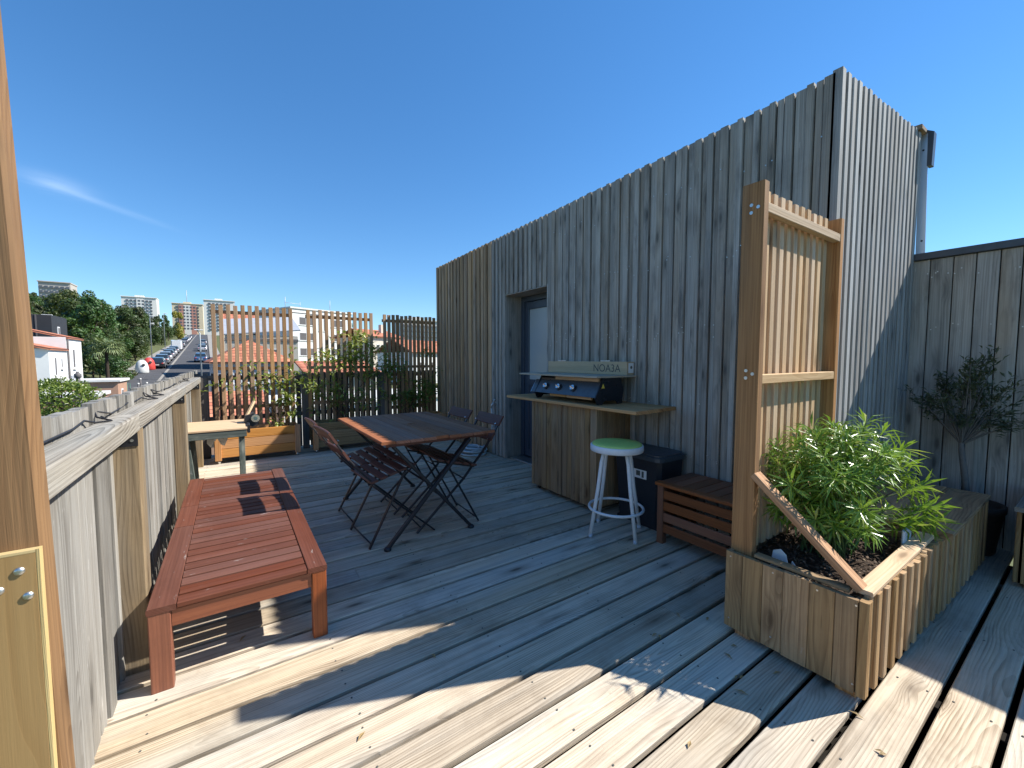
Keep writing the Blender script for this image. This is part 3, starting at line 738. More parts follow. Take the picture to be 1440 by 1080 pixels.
# pot with olive tree
PC = V((4.31, .56, 0))
mb = MB(); mb.lathe([(.0, 0), (.13, 0), (.145, .02), (.175, .29), (.185, .30), (.185, .34), (.165, .34), (.16, .31), (0, .305)], PC, 40)
pt = tag(mb.build('plant_pot', M['pot']), 'dark round pot in the shade between the two box benches', 'pot')
ol = thing('olive_tree', (PC.x, PC.y, .31), 'small olive tree with thin grey trunk against the shaded fence', 'tree')
mb = MB(); mb.tube([PC + V((0, .0, .28)), PC + V((.0, .02, .5)), PC + V((-.01, .045, .70)), PC + V((-.005, .05, .78))], .021, 10, r2=.014)
part(mb, 'trunk', M['oliv_bark'], ol)
lv = MB(); br = MB(); hub = PC + V((-.008, .048, .74))
tips = []
for i in range(34):
    th = R.uniform(0, 6.283); up = R.uniform(.05, .55)
    tip = V((PC.x + math.cos(th)*R.uniform(.05, .19) - .03, PC.y + .06 + math.sin(th)*R.uniform(.1, .32), .80 + up))
    tip.x = min(tip.x, 4.45)
    mid = hub.lerp(tip, .5) + V((R.uniform(-.02, .02), R.uniform(-.03, .03), .02)); mid.x = min(mid.x, 4.45)
    br.tube([hub, mid, tip], .006, 5, 0, .5, False, r2=.002); tips.append((mid, tip))
tips += [(V((4.30, .55, 1.1)), V((4.34, .50, 1.42))), (V((4.3, .56, 1.1)), V((4.30, .52, 1.38))), (V((4.3, .5, .95)), V((4.28, .33, 1.0))), (V((4.3, .48, .9)), V((4.25, .31, .95)))]
for (mid, tip) in tips[-4:]: br.tube([hub, mid, tip], .006, 5, 0, .5, False, r2=.002)
for (mid, tip) in tips:
    for k in range(30):
        f = R.uniform(.25, 1.05); p = mid.lerp(tip, f) + V((R.gauss(0, .014), R.gauss(0, .02), R.gauss(0, .016))); p.x = min(p.x, 4.46)
        d = (tip - mid).normalized()*.7 + V((R.uniform(-1, .4), R.uniform(-1, 1), R.uniform(-.5, .7)))
        lv.leaf(p, d, (R.uniform(-1, 1), R.uniform(-1, 1), 1), R.uniform(.04, .062), R.uniform(.012, .017), None)
part(lv, 'crown', M['olive'], ol); part(br, 'branch', M['oliv_bark'], ol)

# ------------------------------------------------------------------ left near post with plywood
lp = thing('wooden_post', (-.4, 1.2, 0), 'tall brown wooden post close by with plywood panel screwed on', 'post')
mb = MB(); mb.board((-.371, 1.1775, 0), (-.055, 0, 2.75), (.159, 0, 0), (0, .055, 0), .006); part(mb, 'upright', M['post_near'], lp)
mb = MB(); mb.box(-.90, -.3185, 1.134, 1.149, .02, .985, 'z', .0005, 0, .31)
ply = part(mb, 'plywood_panel', M['ply'], lp)
mb = MB(); mb.box(-.3182, -.3125, 1.134, 1.149, .02, .9915, 'z', .0005, 0); mb.box(-.90, -.3184, 1.134, 1.149, .9853, .9915, 'x', .0005, 0); part(mb, 'panel_edge', M['plyedge'], ply)
for q in ((-.340, .955), (-.367, .925), (-.331, .905), (-.336, .5)):
    mb = MB(); mb.lathe([(0, .004), (.003, .0042), (.0068, .003), (.008, 0)], (0, 0, 0), 12); 
    for i in range(len(mb.v)): x_, y_, z_ = mb.v[i]; mb.v[i] = (q[0] + x_, 1.1338 - z_, q[1] + y_)
    part(mb, 'screw', M['screw'], ply)

# ------------------------------------------------------------------ red lounger bench
lb = thing('slatted_bench', (0, 3.2, 0), 'long low red stained slatted bench beside the weathered fence', 'bench')
bx0, bx1, by0, by1, bz = -.315, .352, 2.12, 4.275, .352
mb = MB()
pit = .0822; y = by0
while y + pit < by1 + .02:
    mb.box(bx0 + .098, bx1 - .088, y + .002, y + pit - .014, bz - .022, bz, 'x', .003); y += pit
part(mb, 'slats', M['red'], lb)
mb = MB()
for a, b in ((bx0, bx0 + .095), (bx1 - .085, bx1)):
    for q in ((by0, 3.085), (3.09, 3.50), (3.505, by1)): mb.box(a, b, q[0], q[1], bz - .024, bz + .001, 'y', .003)
split(mb, 'side_rail', M['red'], lb)
mb = MB()
mb.box(bx0 + .078, bx1 - .068, by0 + .012, by0 + .034, bz - .098, bz - .0245, 'x', .003); mb.box(bx0 + .078, bx1 - .068, by1 - .034, by1 - .012, bz - .098, bz - .0245, 'x', .003)
mb.box(bx0 + .02, bx0 + .045, by0 + .07, by1 - .07, bz - .098, bz - .0245, 'y', .003); mb.box(bx1 - .045, bx1 - .02, by0 + .07, by1 - .07, bz - .098, bz - .0245, 'y', .003)
split(mb, 'apron', M['redleg'], lb)
for xx in (bx0 + .003, bx1 - .066):
    for yy in (by0 + .003, by1 - .06):
        mb = MB(); mb.box(xx, xx + .063 + (.01 if xx < 0 else 0), yy, yy + .057, 0, bz - .0245, 'z', .004); part(mb, 'leg', M['redleg'], lb)

# ------------------------------------------------------------------ folding table
tb = thing('folding_table', (1.28, 3.5, 0), 'rectangular brown plank folding table with black crossed legs', 'table')
tx0, tx1, ty0, ty1, tz = .83, 1.745, 2.80, 4.23, .78
mb = MB(); n = 9; pw = (tx1 - tx0)/n
for i in range(n):
    inset = .012 if i in (0, n-1) else 0
    a = tx0 + i*pw
    if i == 4:
        mb.box(a + .001, a + pw - .001, ty0 + .02, 3.48, tz - .022, tz, 'y', .004); mb.box(a + .001, a + pw - .001, 3.52, ty1, tz - .022, tz, 'y', .004)
        mb.box(a + .001, a + .031, 3.48, 3.52, tz - .022, tz, 'y', .001); mb.box(a + pw - .031, a + pw - .001, 3.48, 3.52, tz - .022, tz, 'y', .001)
    else: mb.box(a + .001, a + pw - .001, ty0 + inset, ty1 - inset, tz - .022, tz, 'y', .005)
part(mb, 'tabletop', M['table'], tb)
mb = MB()
for yy in (ty0 + .05, ty1 - .07): mb.box(tx0 + .05, tx1 - .04, yy, yy + .03, tz - .05, tz - .0225, 'x')
split(mb, 'batten', M['chairslat'], tb)
for (yy, s) in ((2.842, 0), (2.868, 1), (4.13, 0), (4.156, 1)):
    mb = MB(); xa, xb = (.87, 1.55)
    a, b = (V((xa, yy, .012)), V((1.53, yy, tz - .052))) if s == 0 else (V((xb, yy, .012)), V((.93, yy, tz - .052)))
    mb.bar(a, b, .024, .034, (0, 1, 0), .004)
    leg = part(mb, 'leg', M['steel_black'], tb)
    mb = MB(); mb.lathe([(0, 0), (.026, 0), (.026, .012), (.018, .024), (0, .026)], (a.x, yy, 0), 14); part(mb, 'foot', M['binplastic'], leg)
mb = MB(); mb.tube([(1.22, 2.88, .40), (1.22, 4.12, .40)], .008, 8); split(mb, 'stretcher', M['steel_black'], tb)

# ------------------------------------------------------------------ folding chairs (origin: middle of footprint, faces +x)
def chair(label):
    t = thing('folding_chair', (0, 0, 0), label, 'chair', 'folding chairs round the table')
    W2 = .212
    for s in (-1, 1):       # rear-foot leg rises to the front of the seat
        mb = MB(); mb.bar((-.25, s*W2, .006), (.03, s*W2, .53), .012, .024, (0, 1, 0), .003); part(mb, 'front_leg', M['steel_black'], t)
        a = W2 - .022       # back upright runs down to the front foot
        mb = MB(); pts = [(-.50, .86), (-.455, .79), (-.40, .70), (-.31, .58), (-.215, .475), (-.13, .375), (.27, .006)]
        for p, q in zip(pts[:-1], pts[1:]): mb.bar((p[0], s*a, p[1]), (q[0], s*a, q[1]), .012, .026, (0, 1, 0), .003)
        part(mb, 'back_leg', M['steel_black'], t)
        mb = MB(); mb.bar((-.235, s*(W2-.045), .455), (.135, s*(W2-.045), .548), .012, .022, (0, 1, 0), .002); part(mb, 'seat_rail', M['steel_black'], t)
    mb = MB(); mb.tube([(-.235, -W2, .035), (-.235, W2, .035)], .006, 6); mb.tube([(.235, -W2 + .022, .038), (.235, W2 - .022, .038)], .006, 6); mb.tube([(.03, -W2, .528), (.03, W2, .528)], .006, 6); mb.tube([(-.13, -W2, .375), (-.13, W2, .375)], .005, 6)
    split(mb, 'stretcher', M['steel_black'], t)
    mb = MB(); d = V((.37, 0, .093)); u = d.normalized(); nrm = V((-u.z, 0, u.x))
    for i in range(5):
        c = V((-.235, 0, .466)) + u*(.03 + i*.0735) + nrm*.010
        mb.board(c - V((0, W2 + .01, 0)), (0, 2*W2 + .02, 0), u*.055, nrm*.016, .004)
    part(mb, 'seat_slats', M['chairslat'], t)
    mb = MB()
    for (p, q) in (((-.512, .852), (-.462, .772)), ((-.425, .715), (-.385, .652))):
        p = V((p[0], 0, p[1])); q = V((q[0], 0, q[1])); e = (p - q).normalized(); nn = V((e.z, 0, -e.x)); c = (p+q)/2 + nn*.021
        for (ya, yb, k0, k1) in ((-W2-.0, -.07, -.006, .004), (-.07, .07, .004, .004), (.07, W2, .004, -.006)):
            mb.board(c + V((k0, ya, 0)), V((k1 - k0, yb - ya, 0)), e*(p-q).length, nn*.016, .004, 0, .4)
    split(mb, 'back_slats', M['chairslat'], t)
    mb = MB()
    for s in (-1, 1):
        for z, x in ((.80, -.448), (.68, -.372)): mb.disc((x + .012, s*(W2-.03), z), (1, 0, .6), .006, 8)
    split(mb, 'bolt', M['chrome'], t)
    return t
ch = chair('near left folding chair, seat in front of the table and next to the red bench')
ch.location = (1.0, 3.15, 0); ch.rotation_euler = (0, 0, rad(4))
dup(ch, (1.0, 3.62, 0), rad(2), 'far left folding chair, its back in sunlight behind the nearer left chair')
dup(ch, (1.42, 3.17, 0), rad(178), 'near right folding chair facing the table, its back toward the bar cabinet')
dup(ch, (1.39, 3.66, 0), rad(180), 'far right folding chair facing the table, its back before the hose coil')

# ------------------------------------------------------------------ bar cabinet, grill, box
bc = thing('bar_cabinet', (2.8, 2.9, 0), 'timber clad bar cabinet with overhanging wooden counter below the grill', 'cabinet')
cx0, cx1, cy0, cy1 = 2.575, 3.02, 2.50, 3.42
mb = MB(); mb.box(cx0 + .025, cx1, cy0 + .025, cy1 - .01, .07, .925, 'z', .002); part(mb, 'carcass', M['under'], bc)
for (a, b) in ((cy0 + .02, 2.945), (2.953, cy1)):
    mb = MB(); y = a
    while y < b - .02:
        wd = min(R.choice((.06, .08, .09)), b - y)
        if b - y - wd < .03: wd = b - y
        mb.box(cx0 + R.choice((0, .003, .006)), cx0 + .022, y + .001, y + wd - .0015, .05, .925, 'z', .002); y += wd
    part(mb, 'door', M['barwood'], bc)
mb = MB(); x = cx0 + .002
while x < cx1 - .03: mb.box(x, min(x + .072, cx1), cy0 + R.choice((0, .004)), cy0 + .022, .05, .925, 'z', .002); x += .075
x = cx0 + .026
while x < cx1 - .03: mb.box(x, min(x + .072, cx1), cy1 - .008, cy1 + .012, .05, .925, 'z', .002); x += .075
split(mb, 'side_panel', M['barwood'], bc)
mb = MB()
for i in range(3): mb.box(2.50 + i*.18, 2.50 + i*.18 + .178, 2.02 + (0, .012, .03)[i], 3.78 - (0, .01, .02)[i], .928, .956, 'y', .004)
split(mb, 'counter', M['counter'], bc)
for q in ((cx0 + .06, cy0 + .06), (cx0 + .06, cy1 - .06), (cx1 - .06, cy0 + .06), (cx1 - .06, cy1 - .06)):
    mb = MB(); mb.lathe([(0, -.012), (.018, -.012), (.0225, 0), (.018, .012), (0, .012)], (0, 0, 0), 14)
    for i in range(len(mb.v)): x_, y_, z_ = mb.v[i]; mb.v[i] = (q[0] + x_, q[1] + z_, .0226 + y_)
    mb.box(q[0] - .015, q[0] + .015, q[1] - .016, q[1] + .016, .044, .07); part(mb, 'caster', M['steel_black'], bc)

gr = thing('gas_grill', (2.7, 2.9, .956), 'black tabletop gas griddle with three chrome knobs on the counter', 'grill')
gx0, gx1, gy0, gy1 = 2.56, 2.86, 2.47, 3.32
mb = MB()
for yy in (gy0, gy1 - .012):
    mb.prism([(gx0 - .03, 1.02), (gx0 + .0, .96), (gx0 + .05, .96), (gx0 + .08, .99), (gx1 - .08, .99), (gx1 - .05, .96), (gx1, .96), (gx1 + .02, 1.08), (gx1 - .02, 1.185), (gx0 + .06, 1.185)], 'y', yy, yy + .012)
split(mb, 'side_plate', M['grill_black'], gr)
mb = MB(); mb.box(gx0 + .05, gx1 - .01, gy0 + .013, gy1 - .013, 1.04, 1.17, 'y', .004); part(mb, 'body', M['grill_black'], gr)
mb = MB(); mb.prism([(gx0 - .028, 1.022), (gx0 - .024, 1.02), (gx0 + .05, 1.142), (gx0 + .046, 1.145)], 'y', gy0 + .014, gy1 + .06); part(mb, 'control_panel', M['grill_panel'], gr)
mb = MB(); mb.prism([(gx0 - .028, 1.02), (gx0 + .05, 1.15), (gx0 + .06, 1.02)], 'y', gy1 + .061, gy1 + .066); part(mb, 'panel_end', M['flash'], gr)
pn = V((-.858, 0, .513))
for i, yy in enumerate((2.78, 2.98, 3.17)):
    mb = MB(); c = V((gx0 + .010, yy, 1.082)); mb.tube([c, c + pn*.01], .034, 18, 0); mb.tube([c + pn*.01, c + pn*.03], .024, 18, 1)
    mb.bar(c + pn*.03 + V((0, -.02, -.008)), c + pn*.03 + V((0, .02, .008)), .012, .014, (1, 0, 0), .002, 1)
    part(mb, 'knob', [M['grill_black'], M['chrome']], gr)
mb = MB(); mb.box(gx0 + .0, gx0 + .02, gy0 + .08, gy0 + .40, .995, 1.022, 'y', .003); mb.box(gx0 + .002, gx0 + .022, gy0 + .41, gy0 + .64, .995, 1.022, 'y', .003); split(mb, 'drip_tray', M['counter'], gr)
mb = MB(); mb.box(gx0 + .035, gx0 + .055, gy0 + .03, gy0 + .60, 1.155, 1.186, 'y', .003); part(mb, 'handle_strip', M['counter'], gr)
mb = MB(); mb.prism([(2.60, 1.10), (2.64, 1.10), (2.62, 1.14)], 'y', gy0 - .0015, gy0 - .0003); part(mb, 'warning_sticker', M['yellow'], gr)
cb = MB()
for i in range(3): cb.box(2.515 + i*.172, 2.515 + i*.172 + .1715, 2.44, 3.56, 1.190, 1.206, 'y', .002, 0, .3 + .02*i)
tag(cb.build('cover_board', M['board_pale']), 'pale wooden board laid flat over the griddle', 'board')
cbx = thing('long_box', (2.98, 3.0, 1.206), 'long low printed wooden box resting on the board against the cladding', 'box')
mb = MB(); mb.box(2.925, 3.02, 2.475, 3.58, 1.207, 1.327, 'y', .002); part(mb, 'body', M['crate'], cbx)
mb = MB(); mb.box(2.945, 3.01, 2.4705, 2.4745, 1.225, 1.315, 'x', .0002); mb.disc((2.978, 2.4703, 1.275), (0, -1, 0), .014, 14, 1, .0004); part(mb, 'label', [M['paper'], M['inkgrey']], cbx)
mb = MB()
for yy in (2.68, 3.30): mb.box(2.93, 2.95, yy, yy + .12, 1.3275, 1.339, 'y', .002)
split(mb, 'clip', M['screw'], cbx)
def text(body, size, mat, name, parent, mw):
    cu = bpy.data.curves.new(name, 'FONT'); cu.body = body; cu.size = size; cu.extrude = .0002; cu.align_x = 'CENTER'; cu.align_y = 'CENTER'
    tmp = bpy.data.objects.new(name, cu); COL.objects.link(tmp)
    dg = bpy.context.evaluated_depsgraph_get(); me = bpy.data.meshes.new_from_object(tmp.evaluated_get(dg)); bpy.data.objects.remove(tmp)
    me.transform(mw); me.materials.clear(); me.materials.append(mat)
    o = bpy.data.objects.new(name, me); COL.objects.link(o); rel(o, parent); return o
MX = Matrix(((0, 0, -1, 0), (-1, 0, 0, 0), (0, 1, 0, 0), (0, 0, 0, 1)))    # text plane facing -x
text('NOA3A', .10, M['inkgrey'], 'lettering', cbx, Matrix.Translation((2.9246, 2.72, 1.262)) @ MX)

# ------------------------------------------------------------------ stool
stl = thing('bar_stool', (2.44, 2.15, 0), 'round bar stool with lime green seat and white steel legs', 'stool')
SC = V((2.44, 2.15, 0))
mb = MB(); mb.lathe([(.182, .645), (.196, .648), (.200, .655), (.200, .690), (.196, .695), (.188, .696)], SC, 48); mb.lathe([(0, .645), (.182, .645)], SC, 48); part(mb, 'seat_band', M['white_paint'], stl)
mb = MB(); mb.lathe([(.187, .694), (.186, .703), (.178, .709), (.12, .714), (0, .716)], SC, 48); part(mb, 'seat_pad', M['lime'], stl)
for (fx, fy) in ((2.215, 2.20), (2.402, 1.925), (2.482, 2.375), (2.66, 2.10)):
    d = V((fx, fy, 0)) - SC; top = SC + d*.50 + V((0, 0, .645)); md = SC + d*.72 + V((0, 0, .36)); ft = SC + d + V((0, 0, .012))
    mb = MB(); mb.tube([top, SC + d*.60 + V((0, 0, .56)), md, ft], .0145, 12)
    lg = part(mb, 'leg', M['white_paint'], stl)
    mb = MB(); mb.tube([ft - V((0, 0, .012)), ft + V((0, 0, .012)) - d*.02], .0165, 12); part(mb, 'foot_cap', M['plastic_pale'], lg)
mb = MB(); mb.tube([SC + V((.205*math.cos(a*math.pi/20), .205*math.sin(a*math.pi/20), .20)) for a in range(41)], .0105, 10, 0, .5, False); part(mb, 'foot_ring', M['white_paint'], stl)

# ------------------------------------------------------------------ bin, storage bench
bn = thing('storage_bin', (2.85, 2.15, 0), 'dark plastic bin with blue grey lid tucked behind the stool', 'bin')
mb = MB(); mb.prism([(2.72, 1.97), (3.0, 1.97), (3.0, 2.38), (2.72, 2.38)], 'z', .0, .02); 
b = len(mb.v)
for (x0, x1, y0, y1, z) in ((2.72, 3.0, 1.97, 2.38, .02), (2.695, 3.02, 1.945, 2.41, .55)):
    for p in ((x0 + .03, y0), (x1 - .03, y0), (x1, y0 + .03), (x1, y1 - .03), (x1 - .03, y1), (x0 + .03, y1), (x0, y1 - .03), (x0, y0 + .03)): mb.v.append((*p, z))
for i in range(8): mb.face([b+i, b+(i+1) % 8, b+8+(i+1) % 8, b+8+i])
part(mb, 'body', M['binplastic'], bn)
mb = MB()
def rr(x0, x1, y0, y1, c): return [(x0 + c, y0), (x1 - c, y0), (x1 - c*.3, y0 + c*.3), (x1, y0 + c), (x1, y1 - c), (x1 - c*.3, y1 - c*.3), (x1 - c, y1), (x0 + c, y1), (x0 + c*.3, y1 - c*.3), (x0, y1 - c), (x0, y0 + c), (x0 + c*.3, y0 + c*.3)]
mb.prism(rr(2.68, 3.028, 1.93, 2.425, .05), 'z', .551, .585); mb.prism(rr(2.695, 3.02, 1.945, 2.41, .05), 'z', .5852, .60)
split(mb, 'lid', M['binlid'], bn)
mb = MB(); mb.box(2.698, 2.7, 2.07, 2.20, .39, .46, 'y', .0002); mb.box(2.6975, 2.6982, 2.13, 2.17, .41, .45, 'y', .0001, 1); mb.box(2.6975, 2.6982, 2.095, 2.115, .40, .45, 'y', .0001, 1); part(mb, 'label', [M['paper'], M['inkgrey']], bn)

sb = thing('storage_bench', (2.8, 1.46, 0), 'low brown slatted storage bench between bin and planter', 'bench')
sx0, sx1, sy0, sy1 = 2.56, 2.99, 1.075, 1.865
mb = MB()
for i in range(4): mb.box(sx0 + .008, sx0 + .022, sy0 + .05, sy1 - .05, .085 + i*.083, .148 + i*.083, 'y', .003); mb.box(sx0 + .05, sx1 - .05, sy1 - .022, sy1 - .008, .085 + i*.083, .148 + i*.083, 'x', .003); mb.box(sx0 + .05, sx1 - .05, sy0 + .008, sy0 + .022, .085 + i*.083, .148 + i*.083, 'x', .003)
part(mb, 'side_slats', M['storage'], sb)
for q in ((sx0, sy0), (sx0, sy1 - .05), (sx1 - .05, sy0), (sx1 - .05, sy1 - .05)):
    mb = MB(); mb.box(q[0], q[0] + .05, q[1], q[1] + .05, 0, .425, 'z', .003); part(mb, 'leg', M['storage'], sb)
mb = MB(); n = 9
for i in range(n): 
    a = sy0 - .01 + i*(sy1 - sy0 + .02)/n
    mb.box(sx0 + .05, sx1 - .0, a + .002, a + (sy1 - sy0 + .02)/n - .004, .430, .45, 'x', .003)
mb.box(sx0 - .012, sx0 + .048, sy0 - .012, sy1 + .012, .428, .452, 'y', .004); split(mb, 'lid', M['storage'], sb)

# ------------------------------------------------------------------ litter on the boards
for i in range(26):
    x_, y_ = (R.uniform(1.2, 2.0), R.uniform(.25, 1.3)) if i < 12 else (R.uniform(-.2, 2.4), R.uniform(.9, 6.2))
    mb = MB(); mb.leaf((0, 0, .003), (math.cos(i*2.4), math.sin(i*2.4), .05), (0, 0, 1), R.uniform(.03, .06), R.uniform(.008, .014), .95, 0, .1, .2)
    o = mb.build('fallen_leaf', M['drylf'], None, (x_, y_, .002)); tag(o, 'small dry leaf fallen on the deck boards', 'leaf', 'dry leaves scattered on the deck')
# ------------------------------------------------------------------ hose coil
mb = MB(); pts = []
for i in range(360):
    a = i*2*math.pi/36; r_ = .14 + .055*math.sin(i*.037) + .01*math.sin(i*.31)
    pts.append((2.80 + r_*math.cos(a), 5.12 + r_*1.15*math.sin(a), .014 + .017*(i//60) + .012*abs(math.sin(i*.05))))
pts += [(2.95, 5.0, .12), (3.0, 4.93, .25), (2.985, 4.88, .45), (2.965, 4.862, .60), (2.96, 4.86, .672)]
mb.tube(pts, .009, 7)
tag(mb.build('garden_hose', M['hose2']), 'pale coiled garden hose lying on the deck under the tap', 'hose')

# ------------------------------------------------------------------ worktable with tool
wt = thing('worktable', (-.13, 5.0, 0), 'narrow worktable with pale wooden top and flaking green legs', 'table')
mb = MB(); mb.box(-.40, .105, 4.64, 5.34, .682, .70, 'x', .003); part(mb, 'top', M['pale'], wt)
mb = MB(); mb.box(-.395, .10, 4.645, 4.675, .615, .681, 'x', .003); mb.box(-.395, .10, 5.305, 5.335, .615, .681, 'x', .003); mb.box(.075, .10, 4.676, 5.304, .615, .681, 'y', .003); split(mb, 'apron', M['paint_green'], wt)
for (a, b) in (((.06, 4.70, .612), (.06, 4.70, 0)), ((-.36, 4.70, .612), (-.31, 4.70, 0)), ((.06, 5.28, .612), (.06, 5.28, 0)), ((-.36, 5.28, .612), (-.33, 5.28, 0))):
    mb = MB(); mb.bar(a, b, .045, .045, (0, 1, 0)); part(mb, 'leg', M['paint_green'], wt)
tg = thing('clamp_tool', (.14, 5.0, .70), 'black clamp tool with round silver dial and pale handle on worktable end', 'tool')
mb = MB(); mb.prism([(.085, .70), (.16, .66), (.21, .69), (.215, .745), (.17, .80), (.10, .775)], 'y', 4.94, 5.10); mb.box(.105, .13, 4.70, 5.30, .64, .715, 'y', .004); part(mb, 'body', M['steel_black'], tg)
mb = MB(); c = V((.185, 4.938, .748)); mb.tube([c, c + V((.0, -.02, 0))], .038, 20, 0); mb.tube([c + V((0, -.02, 0)), c + V((0, -.026, 0))], .018, 16, 1); part(mb, 'dial', [M['chrome'], M['hose']], tg)
mb = MB(); mb.bar((.11, 5.0, .765), (.185, 5.08, .91), .022, .022); part(mb, 'handle', M['pale'], tg)
mb = MB(); 
b = len(mb.v)
for i in range(7):
    for j in range(6):
        mb.v.append((-.24 + i*.03, 5.36 + .012*math.sin(i*1.9), .60 - j*.028*(1.0 + .35*math.sin(i*1.7))))
for i in range(6):
    for j in range(5): mb.face([b + i*6 + j, b + i*6 + j + 1, b + (i+1)*6 + j + 1, b + (i+1)*6 + j], None, 0, 0, True)
rg = mb.build('rag', M['rag']); tag(rg, 'white rag hanging behind the worktable', 'cloth')
sm = rg.modifiers.new('thickness', 'SOLIDIFY'); sm.thickness = .003

# ------------------------------------------------------------------ the town beyond
M['asphalt'] = plain('asphalt', (.085, .085, .09), .9, 0, .2, .35, .6)
M['paving'] = plain('pale_paving', (.30, .28, .25), .9, 0, .2, .3, .8)
M['ground'] = plain('scrubby_ground', (.12, .13, .06), .95, 0, .1, .6, .4)
M['wallwhite'] = plain('white_render', (.74, .73, .70), .85, 0, .2, .12, .9)
M['wallcream'] = plain('cream_render', (.62, .56, .46), .85, 0, .2, .2, .8)
M['wallbeige'] = plain('beige_render', (.46, .42, .36), .85, 0, .2, .3, .8)
M['wallgrey'] = plain('grey_render', (.36, .38, .42), .85, 0, .2, .25, .8)
M['brick'] = plain('pink_brick', (.42, .25, .17), .9, 0, .2, .3, 3)
M['coping'] = plain('white_coping', (.66, .64, .60), .8, 0, .2, .2, 2)
M['blackclad'] = plain('black_cladding', (.035, .037, .042), .7, 0, .3, .2, 2)
M['shutter'] = plain('shutter_grey', (.12, .11, .11), .6, 0, .3, .2, 2)
M['winframe'] = plain('window_white', (.7, .7, .7), .6, 0, .3, .1)
M['tw_beige'] = plain('tower_beige', (.44, .40, .36), .85, 0, .2, .15, .1)
M['tw_white'] = plain('tower_white', (.68, .66, .62), .85, 0, .2, .12, .1)
M['tw_cream'] = plain('tower_cream', (.62, .53, .38), .85, 0, .2, .12, .1)
M['tw_pink'] = plain('tower_pink', (.47, .24, .19), .85, 0, .2, .12, .1)
M['tw_win'] = plain('tower_window', (.10, .11, .13), .4, 0, .5, .2, .1)
M['lampgrey'] = plain('galvanised_pole', (.42, .44, .45), .5, .3, .4, .1)
M['car_black'] = plain('car_black', (.02, .021, .024), .25, 0, .6, .05, coat=.6)
M['car_grey'] = plain('car_grey', (.22, .23, .25), .25, .3, .6, .05, coat=.6)
M['car_silver'] = plain('car_silver', (.5, .51, .53), .28, .4, .6, .05, coat=.6)
M['car_white'] = plain('car_white', (.75, .75, .75), .3, 0, .6, .05, coat=.6)
M['car_blue'] = plain('car_blue', (.06, .13, .26), .25, 0, .6, .05, coat=.6)
M['tyre'] = plain('tyre_rubber', (.02, .02, .02), .85, 0, .3, .1)
M['binwhite'] = plain('recycling_white', (.66, .66, .64), .5, 0, .4, .3, 3)
M['binred'] = plain('recycling_red', (.55, .06, .05), .5, 0, .4, .2, 3)
M['palm'] = leafmat('palm_leaves', (.12, .17, .07), (.30, .34, .16), None, .4, .15)
M['tree'] = leafmat('tree_leaves', (.020, .038, .009), (.075, .112, .020), (.12, .125, .03), .55, .12, True)
M['yellowtree'] = leafmat('yellow_leaves', (.20, .19, .02), (.33, .28, .04), None, .5, .15)
M['bark'] = plain('dark_bark', (.06, .045, .035), .95, 0, .1, .3, 2)
# tiles: rows and columns of curved clay tiles
m = NT('clay_roof_tiles'); u, v = m.uv()
tu = m.math('FRACT', m.math('MULTIPLY', u, 2.0)); tv = m.math('FRACT', m.math('MULTIPLY', v, 2.4))
hgt = m.math('ADD', m.math('SINE', m.math('MULTIPLY', tu, math.pi)), m.math('MULTIPLY', tv, .6))
wnz = m.n('ShaderNodeTexWhiteNoise', noise_dimensions='2D'); m.l(m.vec(m.math('FLOOR', m.math('MULTIPLY', u, 2.0)), m.math('FLOOR', m.math('MULTIPLY', v, 2.4))), wnz.inputs['Vector'])
m.color(m.mix(m.math('LESS_THAN', tv, .16), m.mix(wnz.outputs['Value'], (.40, .115, .06), (.56, .22, .12)), (.13, .05, .035)))
m.set(Roughness=.85); m.bump(hgt, .8, .06); M['tiles'] = m.mat

def kerb_x(y): return -4.42 - .038*y
def terr(x, y):
    yy = max(8, y); b = -5.15 + .069*min(yy, 300) + .02*max(0, min(yy, 900) - 300)
    h = max(0, kerb_x(min(yy, 400)) - 4.5 - x)
    b += min(h*.20, 9 + .03*yy) * min(1, max(0, (yy - 50)/40))
    if y > 600: b -= 0
    return b
xs_ = [-3000, -1200, -500, -260, -160] + [-120 + 6*i for i in range(21)] + [12 + 12*i for i in range(10)] + [180, 300, 600, 1200, 3000]
ys_ = [-3000, -800, -200, -60, -20, 0, 8] + [16 + 8*i for i in range(36)] + [310, 340, 380, 430, 500, 600, 760, 1000, 1600, 3000]
mb = MB(); ny = len(ys_)
for x in xs_:
    for y in ys_: mb.v.append((x, y, terr(x, y) - .12))
for i in range(len(xs_) - 1):
    for j in range(ny - 1): mb.face([i*ny+j, (i+1)*ny+j, (i+1)*ny+j+1, i*ny+j+1], None, 0, 0, True)
tag(mb.build('ground', M['ground']), 'scrubby ground rising to a hill left of the street', 'ground', kind='structure')
def strip(name, d0, d1, lift, mat, label, cat, y0=14, y1=300):
    mb = MB(); n = 60
    for i in range(n + 1):
        y = y0 + (y1 - y0)*i/n
        for d in (d0, d1): mb.v.append((kerb_x(y) + d, y, -5.15 + .069*max(8, y) + lift))
    for i in range(n): mb.face([2*i, 2*i+1, 2*i+3, 2*i+2], None, 0, 0, True)
    tag(mb.build(name, M[mat]), label, cat, kind='structure')
strip('street', -2.6, 4.8, .0, 'asphalt', 'asphalt street climbing the hill between parked cars', 'street')
strip('parking_line', -.14, .14, .02, 'paving', 'pale line between the parking bay and the street', 'marking', 20)
strip('pavement', -4.2, -2.6, .12, 'paving', 'pale pavement along the left of the street', 'pavement', 67)
strip('pavement_right', 4.8, 6.6, .12, 'paving', 'pale pavement along the right of the street', 'pavement')

